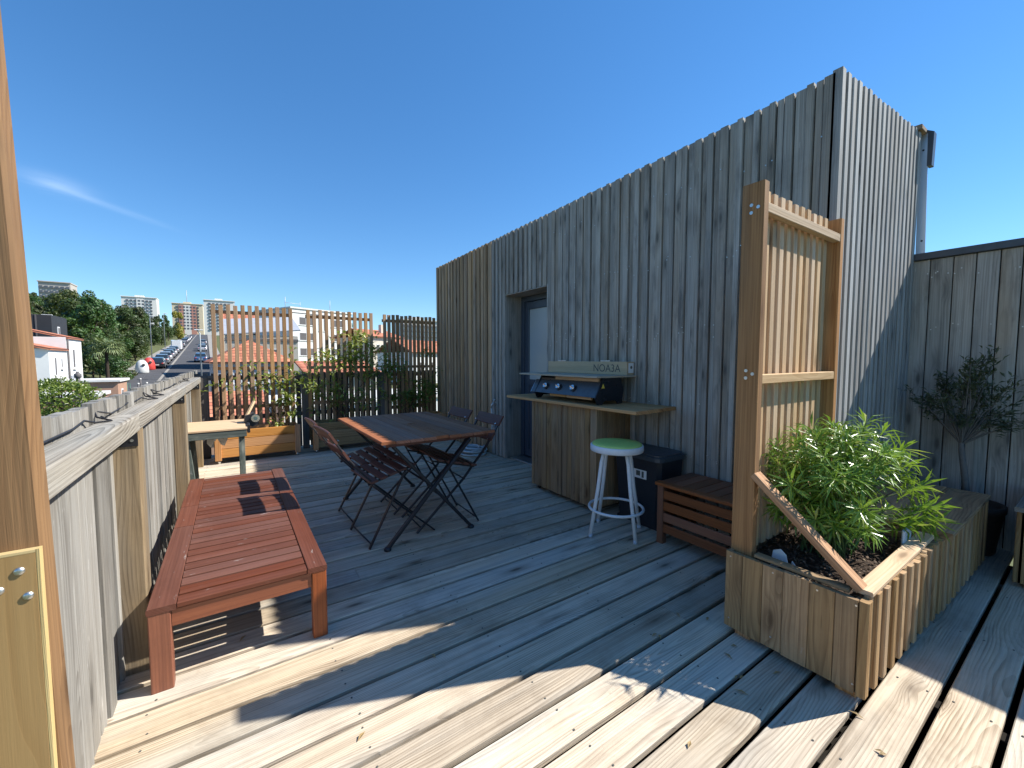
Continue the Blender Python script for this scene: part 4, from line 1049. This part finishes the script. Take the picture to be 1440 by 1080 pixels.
# ---- trees
def tree_proto(name, h, cw, nb, nl, size, label, cat, group, mat='tree', trunk=.18):
    t = thing(name, (0, 0, 0), label, cat, group)
    lv = MB(); cz = h*.54; rz_ = h*.46
    blobs = []
    for i in range(nb):
        th = R.uniform(0, 6.28); ph = R.uniform(-.8, 1); rr = R.uniform(.35, 1.0)
        blobs.append((V((math.cos(th)*cw*.62*rr*math.sqrt(1 - .6*ph*ph), math.sin(th)*cw*.62*rr*math.sqrt(1 - .6*ph*ph), cz + rz_*ph*.85)), R.uniform(.20, .36)*cw, R.random()))
    for i in range(nl):
        c, r_, br_ = R.choice(blobs)
        n_ = V((R.gauss(0, 1), R.gauss(0, 1), R.gauss(.25, 1))).normalized()
        p = c + n_*r_*R.uniform(.7, 1.08)
        d = n_.cross(V((R.gauss(0, 1), R.gauss(0, 1), R.gauss(0, 1)))).normalized(); s_ = (n_*.6 + V((R.gauss(0, .5), R.gauss(0, .5), R.gauss(0, .5)))).cross(d).normalized()
        lv.quad(p - d*size*.5, d, s_, size*R.uniform(.7, 1.3), size*R.uniform(.5, .9), min(1, max(0, R.gauss(.25 + .4*br_, .16))))
    tk = MB(); tk.tube([(0, 0, -1.2), (R.uniform(-.1, .1), 0, h*.25), (R.uniform(-.2, .2), R.uniform(-.2, .2), h*.55)], trunk, 7, 0, .5, False, r2=trunk*.5)
    for (c, r_, _) in blobs[:6]: tk.tube([(0, 0, h*.28), (c.x*.5, c.y*.5, (h*.3 + c.z)/2), tuple(c)], trunk*.4, 5, 0, .5, False, r2=.03)
    part(lv, 'crown', M[mat], t); part(tk, 'trunk', M['bark'], t)
    return t
GL = 'trees of the wooded hill left of the street'
LT = 'dense green tree on the wooded hill left of the street'
protos = [tree_proto('tree', 9, 3.4, 15, 2300, .42, LT, 'tree', GL), tree_proto('tree', 11, 3.6, 17, 2600, .42, LT, 'tree', GL), tree_proto('tree', 7, 3.6, 14, 2000, .40, LT, 'tree', GL), tree_proto('tree', 10, 2.6, 13, 1900, .40, LT, 'tree', GL)]
used = [False]*4
def put_tree(k, x, y, s, label=None):
    p = protos[k]; loc = (x, y, terr(x, y) - .3); rz = R.uniform(0, 6.28)
    sc_ = (s*R.uniform(.9, 1.12), s*R.uniform(.9, 1.12), s)
    if not used[k]:
        p.location = loc; p.rotation_euler = (0, 0, rz); p.scale = sc_; used[k] = True; o = p
    else: o = dup(p, loc, rz, None, sc_)
    if label: o['label'] = label
    return o
spots = []
for tries in range(6000):
    y = R.uniform(62, 260); off = R.uniform(5.0, 9 + .25*y); x = kerb_x(y) - off
    ang = math.degrees(math.atan2(-x, y))
    if ang > 17.5 or ang < 3.6: continue
    if x > -13 and y < 60: continue
    md = 2.9 + y*.016
    if all((x-a)**2 + (y-b)**2 > md*md for a, b in spots): spots.append((x, y))
    if len(spots) >= 150: break
for (x, y) in spots:
    near_road = kerb_x(y) - x < 9
    put_tree(R.choice((2, 2, 3) if near_road else (0, 1, 3, 0)), x, y, R.uniform(.5, .75) if near_road else R.uniform(.74, .98)*(.82 if math.atan2(-x, y) > .235 else 1))
for (x, y, s, k, l) in ((-9.9, 59, .46, 2, 'bright low tree nearest the street, beside the palm'), (-12.6, 56, .52, 0, 'dark tree directly behind the white house and the palm'), (-10.1, 63, .42, 2, 'small light green tree next to the white recycling container'), (-11.6, 61, .5, 1, 'dark tree just behind the palm, away from the street')): put_tree(k, x, y, s, l)
yt = tree_proto('yellow_tree', 4.2, 2.6, 10, 1100, .4, 'yellow flowering bush beside the parked cars up the street', 'bush', None, 'yellowtree', .1)
yt.location = (kerb_x(200) - 3.6, 200, terr(kerb_x(200) - 3.6, 200) - .4)
yt2 = tree_proto('light_tree', 9.5, 3.0, 13, 1800, .42, 'tall yellowish green tree in front of the pink tower block', 'tree', None, 'yellowtree', .15)
yt2.location = (kerb_x(225) - 5.2, 225, terr(kerb_x(225) - 8, 225) - .2); yt2.scale = (1.0, 1.0, 1.15)
# palm
pl = thing('palm_tree', (-9.75, 54, terr(-9.75, 54)), 'palm tree with fan fronds between the white house and the street', 'tree')
tk = MB(); base = V((-9.75, 54, terr(-9.75, 54) - .3)); hub = V((-9.75, 54, 2.4)); tk.tube([base, base.lerp(hub, .5), hub], .16, 8, 0, .5, False, r2=.12); part(tk, 'trunk', M['bark'], pl)
lv = MB()
for i in range(46):
    th = R.uniform(0, 6.28); e = R.uniform(-.5, 1.0); d = V((math.cos(th)*math.cos(e), math.sin(th)*math.cos(e), math.sin(e)))
    c = hub + d*R.uniform(.4, .8)
    for j in range(11):
        a = (j - 5)*.24; side = d.cross(V((0, 0, 1))).normalized(); dd = d*math.cos(a) + side*math.sin(a) - V((0, 0, .22))
        lv.leaf(c, dd, V((0, 0, 1)) + d*.2, R.uniform(.7, 1.0), .10, min(1, max(0, R.gauss(.5, .25))), 0, .2, .1)
part(lv, 'crown', M['palm'], pl)
# bush in front of the white house
def bush(name, loc, rx, ry, rz_, n, sz, label, mat='climb', bright=.2):
    t = thing(name, loc, label, 'bush'); lv = MB(); L = V(loc)
    for i in range(n):
        d = V((R.gauss(0, 1), R.gauss(0, 1), R.gauss(.3, 1))).normalized(); k = R.uniform(.75, 1.05)
        bump_ = 1 + .18*math.sin(d.x*7 + 1)*math.cos(d.y*6)
        p = L + V((d.x*rx*k*bump_, d.y*ry*k*bump_, max(-.6*rz_, d.z*rz_*k*bump_)))
        lv.leaf(p, d + V((R.gauss(0, .6), R.gauss(0, .6), R.gauss(0, .6))), d, sz*R.uniform(.7, 1.3), sz*.45, min(1, max(0, R.gauss(bright, .2))))
    part(lv, 'foliage', M[mat], t); st = MB()
    for i in range(7): st.tube([(loc[0] + R.uniform(-.2, .2), loc[1] + R.uniform(-.2, .2), loc[2] - rz_*2.2), (loc[0] + R.uniform(-.5, .5)*rx, loc[1] + R.uniform(-.5, .5)*ry, loc[2] + .3*rz_)], .05, 5, 0, .5, False, r2=.02)
    part(st, 'stem', M['bark'], t)
    return t
bush('hedge_bush', (-5.25, 21.5, -.12), 1.0, .9, .66, 2400, .15, 'dark rounded evergreen bush just beyond the left fence')

# ---- helpers for buildings
def wbox(mb, x0, x1, y0, y1, z0, z1, mat=0): mb.box(x0, x1, y0, y1, z0, z1, 'x', .01, mat)
def window_px(parent, x, y0, y1, z0, z1, sill=True, out=1, mat='shutter'):
    """window in a wall facing +x (out=1) or -x"""
    mb = MB(); wbox(mb, x - .05, x + .03*out, y0, y1, z0, z1); f = part(mb, 'window', M['winframe'], parent)
    mb = MB(); wbox(mb, x - .02, x + .04*out, y0 + .08, y1 - .08, z0 + .08, z1 - .08); part(mb, 'pane', M[mat], f)
    if sill: mb = MB(); wbox(mb, x, x + .12*out, y0 - .08, y1 + .08, z0 - .1, z0 - .01); part(mb, 'sill', M['coping'], f)
def window_my(parent, y, x0, x1, z0, z1, mat='shutter', frame='winframe'):
    """window in a wall facing -y"""
    mb = MB(); wbox(mb, x0, x1, y - .03, y + .05, z0, z1); f = part(mb, 'window', M[frame], parent)
    mb = MB(); wbox(mb, x0 + .08, x1 - .08, y - .045, y + .02, z0 + .08, z1 - .08); part(mb, 'pane', M[mat], f)
    mb = MB(); wbox(mb, x0 - .08, x1 + .08, y - .12, y - .0, z0 - .1, z0 - .01); part(mb, 'sill', M['coping'], f)
def roofslab(mb, pts, th=.12, mat=0):
    """a tiled roof plane; first two points are the eave"""
    p = [V(q) for q in pts]; b = len(mb.v); e = (p[1] - p[0]).normalized(); nrm = e.cross(p[2] - p[1]).normalized()
    if nrm.z < 0: nrm = -nrm
    sl = nrm.cross(e)
    uvs = [((q - p[0]).dot(e), abs((q - p[0]).dot(sl))) for q in p]
    for q in p: mb.v.append(tuple(q))
    for q in p: mb.v.append(tuple(q - nrm*th))
    n = len(p); idx = [b+i for i in range(n)]
    if (p[1]-p[0]).cross(p[2]-p[1]).z < 0: idx = idx[::-1]; uvs = uvs[::-1]
    mb.face(idx, uvs, .5, mat); mb.face([i + n for i in idx[::-1]], uvs[::-1], .5, mat)
    for i in range(n):
        j = (i+1) % n; mb.face([b+i, b+n+i, b+n+j, b+j], [(0, 0), (0, .1), (.1, .1), (.1, 0)], .5, mat)
def house_part(mb, name, mat, t): return part(mb, name, M[mat], t)

# ---- white house on the left
wh = thing('white_house', (-11, 41, -2), 'white two part house with red tiled roofs left of the wooded hill', 'building')
mb = MB(); wbox(mb, -15, -9.41, 37.6, 41.0, -4, 2.02); house_part(mb, 'wall', 'wallwhite', wh)
mb = MB(); wbox(mb, -15, -9.40, 41.01, 44.5, -4, 2.86); house_part(mb, 'wall', 'wallwhite', wh)
mb = MB(); roofslab(mb, [(-9.25, 37.4, 2.04), (-9.25, 41.0, 2.04), (-12.2, 41.0, 2.72), (-12.2, 37.4, 2.72)]); roofslab(mb, [(-15.2, 37.4, 2.04), (-15.2, 41.0, 2.04), (-12.2, 41.0, 2.72), (-12.2, 37.4, 2.72)]); house_part(mb, 'roof', 'tiles', wh)
mb = MB(); roofslab(mb, [(-9.25, 41.02, 2.88), (-9.25, 44.6, 2.88), (-12.2, 44.6, 3.62), (-12.2, 41.02, 3.62)]); roofslab(mb, [(-15.2, 41.02, 2.88), (-15.2, 44.6, 2.88), (-12.2, 44.6, 3.62), (-12.2, 41.02, 3.62)]); house_part(mb, 'roof', 'tiles', wh)
for (y0, y1, z0, z1, x) in ((38.45, 38.85, .25, 1.5, -9.41), (39.7, 40.0, .75, 1.45, -9.41), (42.2, 42.7, .7, 2.1, -9.40)): window_px(wh, x, y0, y1, z0, z1)
mb = MB(); wbox(mb, -9.405, -9.3, 41.35, 42.1, -.35, .2); house_part(mb, 'air_unit', 'wallgrey', wh)
mb = MB(); mb.tube([(-9.33, 41.1, -3), (-9.33, 41.1, 2.8)], .05, 6); house_part(mb, 'downpipe', 'shutter', wh)
window_my(wh, 37.6, -10.7, -10.0, -.6, .9)
bk = thing('black_house', (-13, 47.5, 0), 'black cladded cube shaped house rising behind the white house', 'building')
mb = MB(); wbox(mb, -16, -11.25, 46, 49.6, -4, 4.72); house_part(mb, 'wall', 'blackclad', bk)
mb = MB()
for i in range(5): wbox(mb, -15.9 + i*.95, -15.82 + i*.95, 45.96, 45.999, 2, 4.7)
house_part(mb, 'seam', 'shutter', bk)
window_px(bk, -11.25, 47.2, 47.7, 3.2, 3.9, False)
# low garages
gb = thing('garage_block', (-8, 36, -2), 'low pink brick garage with white coping before the white house', 'building')
mb = MB(); wbox(mb, -8.6, -5.75, 34.2, 36.8, -5, -.02); house_part(mb, 'wall', 'brick', gb)
mb = MB(); wbox(mb, -8.75, -5.62, 34.05, 36.95, -.018, .12); house_part(mb, 'coping', 'coping', gb)
window_px(gb, -5.75, 35.0, 35.5, -1.3, -.5, False)
gb2 = thing('garage_block', (-8, 31, -2), 'long lower brick wall with white coping in front of the garage', 'building')
mb = MB(); wbox(mb, -8.2, -5.95, 30.2, 32.6, -5, -.62); house_part(mb, 'wall', 'brick', gb2)
mb = MB(); wbox(mb, -8.35, -5.82, 30.05, 32.75, -.618, -.45); house_part(mb, 'coping', 'coping', gb2)
vp = thing('vent_pipe', (-5.05, 23.2, -3), 'dark chimney pipe standing behind the left fence', 'pipe')
mb = MB(); mb.tube([(-5.05, 23.2, -4), (-5.05, 23.2, .66)], .07, 10); part(mb, 'shaft', M['shutter'], vp)
mb = MB(); mb.lathe([(.07, 0), (.11, .02), (.11, .16), (.05, .2), (.05, .26), (0, .26)], (-5.05, 23.2, .60), 12); part(mb, 'cowl', M['shutter'], vp)
gf = thing('green_fence', (-6, 44, -2), 'green mesh fence panel by the foot of the street', 'fence')
mb = MB()
for i in range(9): mb.tube([(-7.9 + i*.16, 43.5, -2.6), (-7.9 + i*.16, 43.5, -.55)], .02, 5)
for z in (-2.2, -1.4, -.6): mb.tube([(-7.9, 43.5, z), (-6.6, 43.5, z)], .02, 5)
part(mb, 'mesh_panel', plain('fence_green', (.05, .16, .10), .5), gf)
for i, (x, y) in enumerate(((-6.9, 49), (-6.4, 49.5), (-5.5, 50), (-7.3, 53))):
    b_ = thing('bollard', (x, y, terr(x, y)), ('white topped bollard at the foot of the street, leftmost', 'white topped bollard at the foot of the street, second from left', 'dark bollard nearest the parking line', 'bollard before the white recycling container')[i], 'bollard', 'bollards at the foot of the street')
    mb = MB(); mb.tube([(x, y, terr(x, y) - .2), (x, y, terr(x, y) + .85)], .07, 8); part(mb, 'shaft', M['shutter'], b_)
    mb = MB(); mb.tube([(x, y, terr(x, y) + .851), (x, y, terr(x, y) + 1.0)], .075, 8); part(mb, 'cap', M['coping'], b_)

# ---- recycling containers
for (x, y, mt, l) in ((-9.3, 69, 'binwhite', 'white igloo shaped recycling container with dark patches by the trees'), (-9.2, 73.6, 'binred', 'red igloo shaped recycling container beside the black car')):
    z = -5.15 + .069*y
    t = thing('recycling_container', (x, y, z), l, 'container', 'recycling containers by the street')
    mb = MB(); mb.lathe([(.62, 0), (.68, .1), (.66, .7), (.55, 1.2), (.35, 1.52), (.15, 1.62), (0, 1.63)], (x, y, z), 20); part(mb, 'body', M[mt], t)
    mb = MB(); mb.disc((x + .25, y - .62, z + 1.0), (.35, -.9, .2), .16, 10, 0, .04); part(mb, 'opening', M['ink'], t)
    mb = MB(); mb.tube([(x - .12, y, z + 1.6), (x - .12, y, z + 1.75), (x + .12, y, z + 1.75), (x + .12, y, z + 1.6)], .03, 6); part(mb, 'lifting_loop', M['lampgrey'], t)

# ---- cars (origin on the ground, nose along +y)
def car_mesh(van=False):
    if van: side = [(-2.6, .35), (-2.55, 2.25), (1.1, 2.3), (1.9, 1.35), (2.55, 1.1), (2.6, .4)]; cab = [(.75, 1.45), (.85, 2.1), (1.12, 2.14), (1.75, 1.42)]
    else: side = [(-2.05, .32), (-2.08, .75), (-1.95, .95), (-1.2, .98), (1.05, .98), (1.9, .82), (2.1, .6), (2.08, .3)]; cab = [(-1.95, .95), (-1.45, 1.42), (.25, 1.46), (1.1, .97)]
    return side, cab
def car(name, mt, label, grp, van=False):
    t = thing(name, (0, 0, 0), label, 'van' if van else 'car', grp)
    side, cab = car_mesh(van); hw = .98 if van else .86
    mb = MB()
    n = len(side)
    def ring(x, k, poly, dz=0): return [(x, p[0]*k, p[1] + dz) for p in poly]
    for (poly, xs) in ((side, ((-hw, .96), (-hw*.97 - .02, 1.0), (0, 1.02), (hw*.97 + .02, 1.0), (hw, .96))),):
        pass
    b = len(mb.v); cols = [(-hw, .965), (-hw*.8, 1.0), (hw*.8, 1.0), (hw, .965)]
    for (x, k) in cols:
        for p in side: mb.v.append((x, p[0]*k, p[1]))
    for i in range(3):
        for j in range(n): mb.face([b+i*n+j, b+i*n+(j+1) % n, b+(i+1)*n+(j+1) % n, b+(i+1)*n+j], None, .5, 0, False)
    mb.face([b+j for j in reversed(range(n))]); mb.face([b+3*n+j for j in range(n)])
    if not van:
        b = len(mb.v); top = [(-1.40, 1.425), (.22, 1.465)]
        for x in (-.62, .62):
            for p in top: mb.v.append((x, p[0], p[1]))
        for x in (-.60, .60):
            for p in top: mb.v.append((x, p[0], p[1] + .03))
        mb.face([b, b+1, b+3, b+2]); mb.face([b+4, b+6, b+7, b+5]); mb.face([b, b+4, b+5, b+1]); mb.face([b+2, b+3, b+7, b+6]); mb.face([b, b+2, b+6, b+4]); mb.face([b+1, b+5, b+7, b+3])
    part(mb, 'body', M[mt], t)
    mb = MB(); m_ = len(cab); b = len(mb.v)
    for (x, kx) in ((-1, 0), (1, 0)):
        for i, p in enumerate(cab): mb.v.append((x*((hw + .005) if van else (.80 if p[1] < 1.2 else .63)), p[0], p[1]))
    for j in range(m_): mb.face([b+j, b+(j+1) % m_, b+m_+(j+1) % m_, b+m_+j])
    mb.face([b+j for j in reversed(range(m_))]); mb.face([b+m_+j for j in range(m_)])
    part(mb, 'window', M['winglass'], t)
    ax = 1.65 if van else 1.3
    for sx_ in (-1, 1):
        for sy_ in (-1, 1):
            mb = MB(); mb.tube([(sx_*(hw - .2), sy_*ax, .32), (sx_*(hw + .015), sy_*ax, .32)], .32, 16, 0, .5, True, smooth=False)
            wl = part(mb, 'wheel', M['tyre'], t)
            mb = MB(); mb.disc((sx_*(hw + .015), sy_*ax, .32), (sx_, 0, 0), .19, 12, 0, .01); part(mb, 'rim', M['car_silver'], wl)
        e = 2.02 if not van else 2.5
        mb = MB(); wbox(mb, sx_*(hw - .3) - .13, sx_*(hw - .3) + .13, e - (.0 if not van else -.02), e + .09, .62, .74); part(mb, 'headlight', M['winframe'], t)
        mb = MB(); wbox(mb, sx_*(hw - .22) - .1, sx_*(hw - .22) + .1, -e - .08, -e + .02, .70, .84); part(mb, 'tail_light', M['binred'], t)
    mb = MB(); wbox(mb, -.26, .26, -2.14 if not van else -2.63, -2.02 if not van else -2.58, .5, .6); part(mb, 'number_plate', M['paper'], t)
    return t
GC = 'cars parked along the street'
SLP = math.atan(.069)
def place_car(o, off, y, rz=0):
    x = kerb_x(y) + off; o.location = (x, y, -5.15 + .069*y + .02); o.rotation_euler = (SLP, 0, math.atan(.038) + rz)
place_car(car('parked_car', 'car_black', 'black car parked nearest, beside the red recycling container', GC), -1.25, 76.5)
cg = car('parked_car', 'car_grey', 'dark grey car parked second in the left row', GC); place_car(cg, -1.25, 84)
cs = car('parked_car', 'car_silver', 'silver car parked third in the left row', GC); place_car(cs, -1.25, 91)
cb_ = car('parked_car', 'car_blue', 'blue car parked on the right side of the street', GC); place_car(cb_, 3.5, 88)
cw = car('parked_car', 'car_white', 'small white car parked up the street behind the van', GC); place_car(cw, -1.25, 196)
for (p, off, y, l) in ((cg, -1.25, 98, 'dark grey car parked fourth in the left row'), (cs, -1.25, 105, 'silver car parked fifth in the left row'), (cg, -1.25, 113, 'dark grey car parked sixth, just in front of the white van'), (cg, -1.25, 143, 'dark grey car parked just behind the white van'), (cs, 3.5, 122, 'silver car parked farther up the right side'), (cg, 3.5, 131, 'dark grey car farther up the right side of the street'), (cs, -1.25, 180, 'silver car parked below the yellow bush'), (cg, -1.25, 168, 'dark grey car parked below the silver one, far up the left row'), (cs, -1.25, 212, 'far silver car near the top of the street, left side'), (cg, 3.5, 160, 'far dark grey car near the top of the street, right side')):
    o = dup(p, None, None, l); place_car(o, off, y)
place_car(car('parked_van', 'car_white', 'white delivery van parked in the left row of the street', GC, True), -1.25, 125)

# ---- street lamps
def lamp(x, y, zt, label, arm=(.8, 0)):
    z0 = terr(x, y); t = thing('street_lamp', (x, y, z0), label, 'street lamp', 'street lamps')
    mb = MB(); mb.tube([(x, y, z0 - .3), (x, y, zt - .3), (x + arm[0]*.4, y + arm[1]*.4, zt)], .085, 8, 0, .5, True, r2=.05); part(mb, 'pole', M['lampgrey'], t)
    mb = MB(); mb.box(x + arm[0]*.3 - .3, x + arm[0]*.3 + .5, y - .14, y + .14, zt, zt + .1, 'x', .03); part(mb, 'lamp_head', M['winframe'], t)
lamp(-11.3, 94, 8.7, 'tall grey street lamp nearest in the left verge'); lamp(-13.1, 130, 12.3, 'second grey street lamp up the left verge')
lamp(-16.9, 66, 6.1, 'street lamp with white head standing among the trees by the white house', (1.2, 0)); lamp(-2.85, 58.9, 4.6, 'thin grey street lamp on the right pavement beside the trellis', (-.6, 0))

# ---- tower blocks
def tower(name, x0, x1, y, dep, z0, z1, floors, nw, mat, label, endmat=None, bands=None, roofbox=True):
    t = thing(name, ((x0+x1)/2, y, z0), label, 'tower block', 'tower blocks on the horizon')
    mb = MB(); mb.box(x0, x1, y, y + dep, z0, z1, 'x', .05); split(mb, 'wall', M[mat], t)
    fh = 3.0
    for (a, b, m2) in (bands or []):
        mb = MB(); mb.box(x0 + (x1-x0)*a, x0 + (x1-x0)*b, y - .5, y - .02, z0, z1 - 1.2, 'x', .05); part(mb, 'facade_band', M[m2], t)
    wm = MB(); wx_ = (x1 - x0)/nw
    wm.box(-wx_*.30, wx_*.30, -.62, .3, -.75, .75, 'x', .02); me = wm.mesh('window', M['tw_win'])
    for f in range(floors):
        for i in range(nw):
            if i in (0, nw - 1) and endmat: continue
            o = bpy.data.objects.new('window', me); COL.objects.link(o); o.parent = t
            o.location = (x0 + wx_*(i + .5) - (x0+x1)/2, 0, z1 - 3.0 - f*fh - z0)
    mb = MB(); mb.box(x0 - .3, x1 + .3, y - .7, y + dep + .3, z1 + .02, z1 + .7, 'x', .05)
    if roofbox: mb.box(x0 + (x1-x0)*.35, x0 + (x1-x0)*.6, y + dep*.3, y + dep*.8, z1 + .72, z1 + 2.6, 'x', .05)
    part(mb, 'roof', M[mat if not endmat else endmat], t)
    return t
tower('tower_block', -97.6, -83.5, 380, 14, 10, 49.5, 5, 6, 'tw_beige', 'grey beige tower block on the hilltop, leftmost on the horizon', None, None, False)
tower('tower_block', -82, -57, 520, 16, 14, 59, 6, 9, 'tw_white', 'white tower block behind the trees, second from left', 'tw_white', [(.42, .62, 'tw_white')])
tc_ = tower('tower_block', -46, -21.8, 520, 16, 14, 55.5, 8, 9, 'tw_cream', 'cream and pink tower block with a tall mast', 'tw_cream', [(.22, .38, 'tw_pink'), (.60, .78, 'tw_pink'), (.38, .60, 'tw_white')])
mb = MB(); mb.tube([(-34.7, 528, 55), (-34.7, 528, 70)], .25, 6); part(mb, 'mast', M['lampgrey'], tc_)
tower('tower_block', -19.4, 4.5, 480, 16, 14, 56, 9, 8, 'tw_white', 'white tower block behind the left trellis', 'tw_white')
tower('tower_block', 80, 104, 230, 14, 0, 23.5, 6, 10, 'tw_white', 'wide white apartment block far behind the right trellis', None)

# ---- buildings behind the trellises
hp = thing('tiled_house', (1.3, 40, -3), 'small house with hipped red tile roof behind the left trellis', 'house')
mb = MB(); wbox(mb, -1.2, 3.9, 38.2, 43.2, -4.2, 1.1); house_part(mb, 'wall', 'wallgrey', hp)
mb = MB(); e = [(-1.6, 37.8, 1.12), (4.25, 37.8, 1.12), (4.25, 43.6, 1.12), (-1.6, 43.6, 1.12)]; ap = (1.35, 40.7, 2.95)
for i in range(4): roofslab(mb, [e[i], e[(i+1) % 4], ap], .1)
house_part(mb, 'roof', 'tiles', hp)
for i in range(4): window_my(hp, 38.2, -.8 + i*1.2, -.1 + i*1.2, -.5, .75, 'winglass')
gh = thing('grey_roof_house', (3.4, 60, 0), 'long building with pale grey sheet roof behind the hipped house', 'building')
mb = MB(); wbox(mb, -.5, 7.0, 58, 66, -3, 4.2); house_part(mb, 'wall', 'wallbeige', gh)
mb = MB(); roofslab(mb, [(-.8, 57.7, 4.22), (7.3, 57.7, 5.0), (7.3, 66.3, 7.3), (-.8, 66.3, 6.6)], .15)
house_part(mb, 'roof', 'wallgrey', gh)
mb = MB(); wbox(mb, -.55, 7.05, 57.86, 57.99, 3.5, 3.8); house_part(mb, 'ledge', 'shutter', gh)
for i in range(2): window_my(gh, 58, 1.2 + i*2.6, 2.1 + i*2.6, 1.2, 2.6)
bh = thing('beige_gable_house', (-.6, 74, 2), 'cream gabled house with red roof up the street behind the trellis', 'house')
mb = MB(); wbox(mb, -.8, 3.6, 72, 80, -1, 6.6); house_part(mb, 'wall', 'wallcream', bh)
mb = MB(); roofslab(mb, [(-1.1, 71.6, 6.6), (3.6, 71.6, 6.6), (3.6, 76, 8.3), (-1.1, 76, 8.3)]); roofslab(mb, [(-1.1, 80.4, 6.6), (3.6, 80.4, 6.6), (3.6, 76, 8.3), (-1.1, 76, 8.3)]); house_part(mb, 'roof', 'tiles', bh)
for i in range(3): window_my(bh, 72, -.4 + i*1.4, .4 + i*1.4, 4.3, 5.6, 'winglass')
wb = thing('white_apartment_house', (14.6, 85, -1), 'white three storey flat roofed apartment house behind the middle trellis', 'building')
mb = MB(); wbox(mb, 8.4, 20.9, 85, 97, -3, 10.3); house_part(mb, 'wall', 'wallwhite', wb)
mb = MB(); wbox(mb, 8.25, 21.05, 84.8, 97.2, 10.32, 10.6); house_part(mb, 'coping', 'coping', wb)
mb = MB(); wbox(mb, 8.36, 20.95, 84.93, 84.995, 9.55, 9.67); house_part(mb, 'ledge', 'shutter', wb)
for f in range(4):
    for (x0, x1) in ((9.9, 11.25), (11.8, 12.5), (16.2, 17.5), (17.9, 18.9)):
        window_my(wb, 85, x0, x1, 7.5 - f*2.78, 8.95 - f*2.78)
for x0 in (13.6, 14.7): window_my(wb, 85, x0, x0 + .45, 6.6, 8.95)
mb = MB(); mb.tube([(9.2, 88, 10.6), (9.2, 88, 12.6)], .06, 6); mb.tube([(9.2, 88, 11.6), (12, 88, 11.6)], .04, 6); mb.tube([(18.2, 88, 10.6), (18.2, 88, 13)], .06, 6); mb.tube([(12, 88, 10.6), (12, 88, 12)], .05, 6)
house_part(mb, 'antenna', 'lampgrey', wb)
for (x, y, s) in ((22.0, 118, .9), (27.2, 120, .95), (15.5, 122, .75), (12.0, 124, .7)):
    o = put_tree(3, x, y, s, ('dark round topped tree above the white apartment house, left of the antenna', 'dark round topped tree above the white apartment house, rightmost', 'low treetop above the roof edge of the white apartment house', 'low treetop at the left roof corner of the white apartment house')[(22.0, 27.2, 15.5, 12.0).index(x)])
    o.location.z = 3.0; o['group'] = 'treetops above the white apartment house'
r1 = thing('cream_house', (20, 64, 0), 'cream house with low red roof right of the white apartment house', 'house')
mb = MB(); wbox(mb, 15.6, 21.2, 62, 70, -3, 4.6); house_part(mb, 'wall', 'wallcream', r1)
mb = MB(); roofslab(mb, [(15.2, 61.6, 4.62), (21.6, 61.6, 4.62), (21.6, 66, 5.9), (15.2, 66, 5.9)]); roofslab(mb, [(15.2, 70.4, 4.62), (21.6, 70.4, 4.62), (21.6, 66, 5.9), (15.2, 66, 5.9)]); house_part(mb, 'roof', 'tiles', r1)
mb = MB(); wbox(mb, 19.0, 19.6, 64, 64.6, 5.2, 6.6); house_part(mb, 'chimney', 'wallcream', r1)
for x0 in (16.4, 17.3, 19.6): window_my(r1, 62, x0, x0 + .6, 2.1, 3.5)
r2 = thing('red_roof_house', (21, 52, 0), 'white house with bright red roof behind the right trellis', 'house')
mb = MB(); wbox(mb, 17.6, 25, 50, 57, -3, 2.2); house_part(mb, 'wall', 'wallwhite', r2)
mb = MB(); roofslab(mb, [(17.2, 49.6, 2.22), (25.4, 49.6, 2.22), (25.4, 53.5, 3.9), (17.2, 53.5, 3.9)]); roofslab(mb, [(17.2, 57.4, 2.22), (25.4, 57.4, 2.22), (25.4, 53.5, 3.9), (17.2, 53.5, 3.9)]); house_part(mb, 'roof', 'tiles', r2)
for x0 in (18.6, 20.4, 22.2): window_my(r2, 50, x0, x0 + .8, -.4, 1.0)
lw = thing('white_annex', (7, 19, -3), 'bright white low annex seen through the gaps of the back fence', 'building')
mb = MB(); wbox(mb, 1.0, 12.5, 17, 22, -5, -.35); house_part(mb, 'wall', 'wallwhite', lw)
mb = MB(); wbox(mb, .9, 12.6, 16.9, 22.1, -.348, -.25); house_part(mb, 'coping', 'coping', lw)
lr = thing('brick_shed', (-.6, 15, -3), 'orange brick shed low behind the left end of the back fence', 'shed')
mb = MB(); wbox(mb, -2.2, .75, 13.5, 17, -5, -.45); house_part(mb, 'wall', 'brick', lr)
mb = MB(); roofslab(mb, [(-2.4, 13.3, -.42), (.9, 13.3, -.42), (.9, 17.2, .25), (-2.4, 17.2, .25)]); house_part(mb, 'roof', 'tiles', lr)
lo = thing('orange_roof_house', (6.2, 34, -2), 'little house with orange roof edge behind the middle trellis', 'house')
mb = MB(); wbox(mb, 4.6, 9.5, 33, 38, -4, .35); house_part(mb, 'wall', 'wallcream', lo)
mb = MB(); roofslab(mb, [(4.3, 32.6, .36), (9.8, 32.6, .36), (9.8, 38.3, 1.2), (4.3, 38.3, 1.2)]); house_part(mb, 'roof', 'tiles', lo)
for x0 in (5.0, 6.2): window_my(lo, 33, x0, x0 + .7, -1.2, -.1)
bush('shrub', (.4, 24, -1.6), 1.6, 1.2, 1.3, 1500, .22, 'dark green shrub beyond the back fence on the left', 'olive', .5)

for o_, a_z in ((wb, 24), (r1, 24), (r2, 20), (hp, 6), (lw, 10)): o_.rotation_euler = (0, 0, rad(a_z))
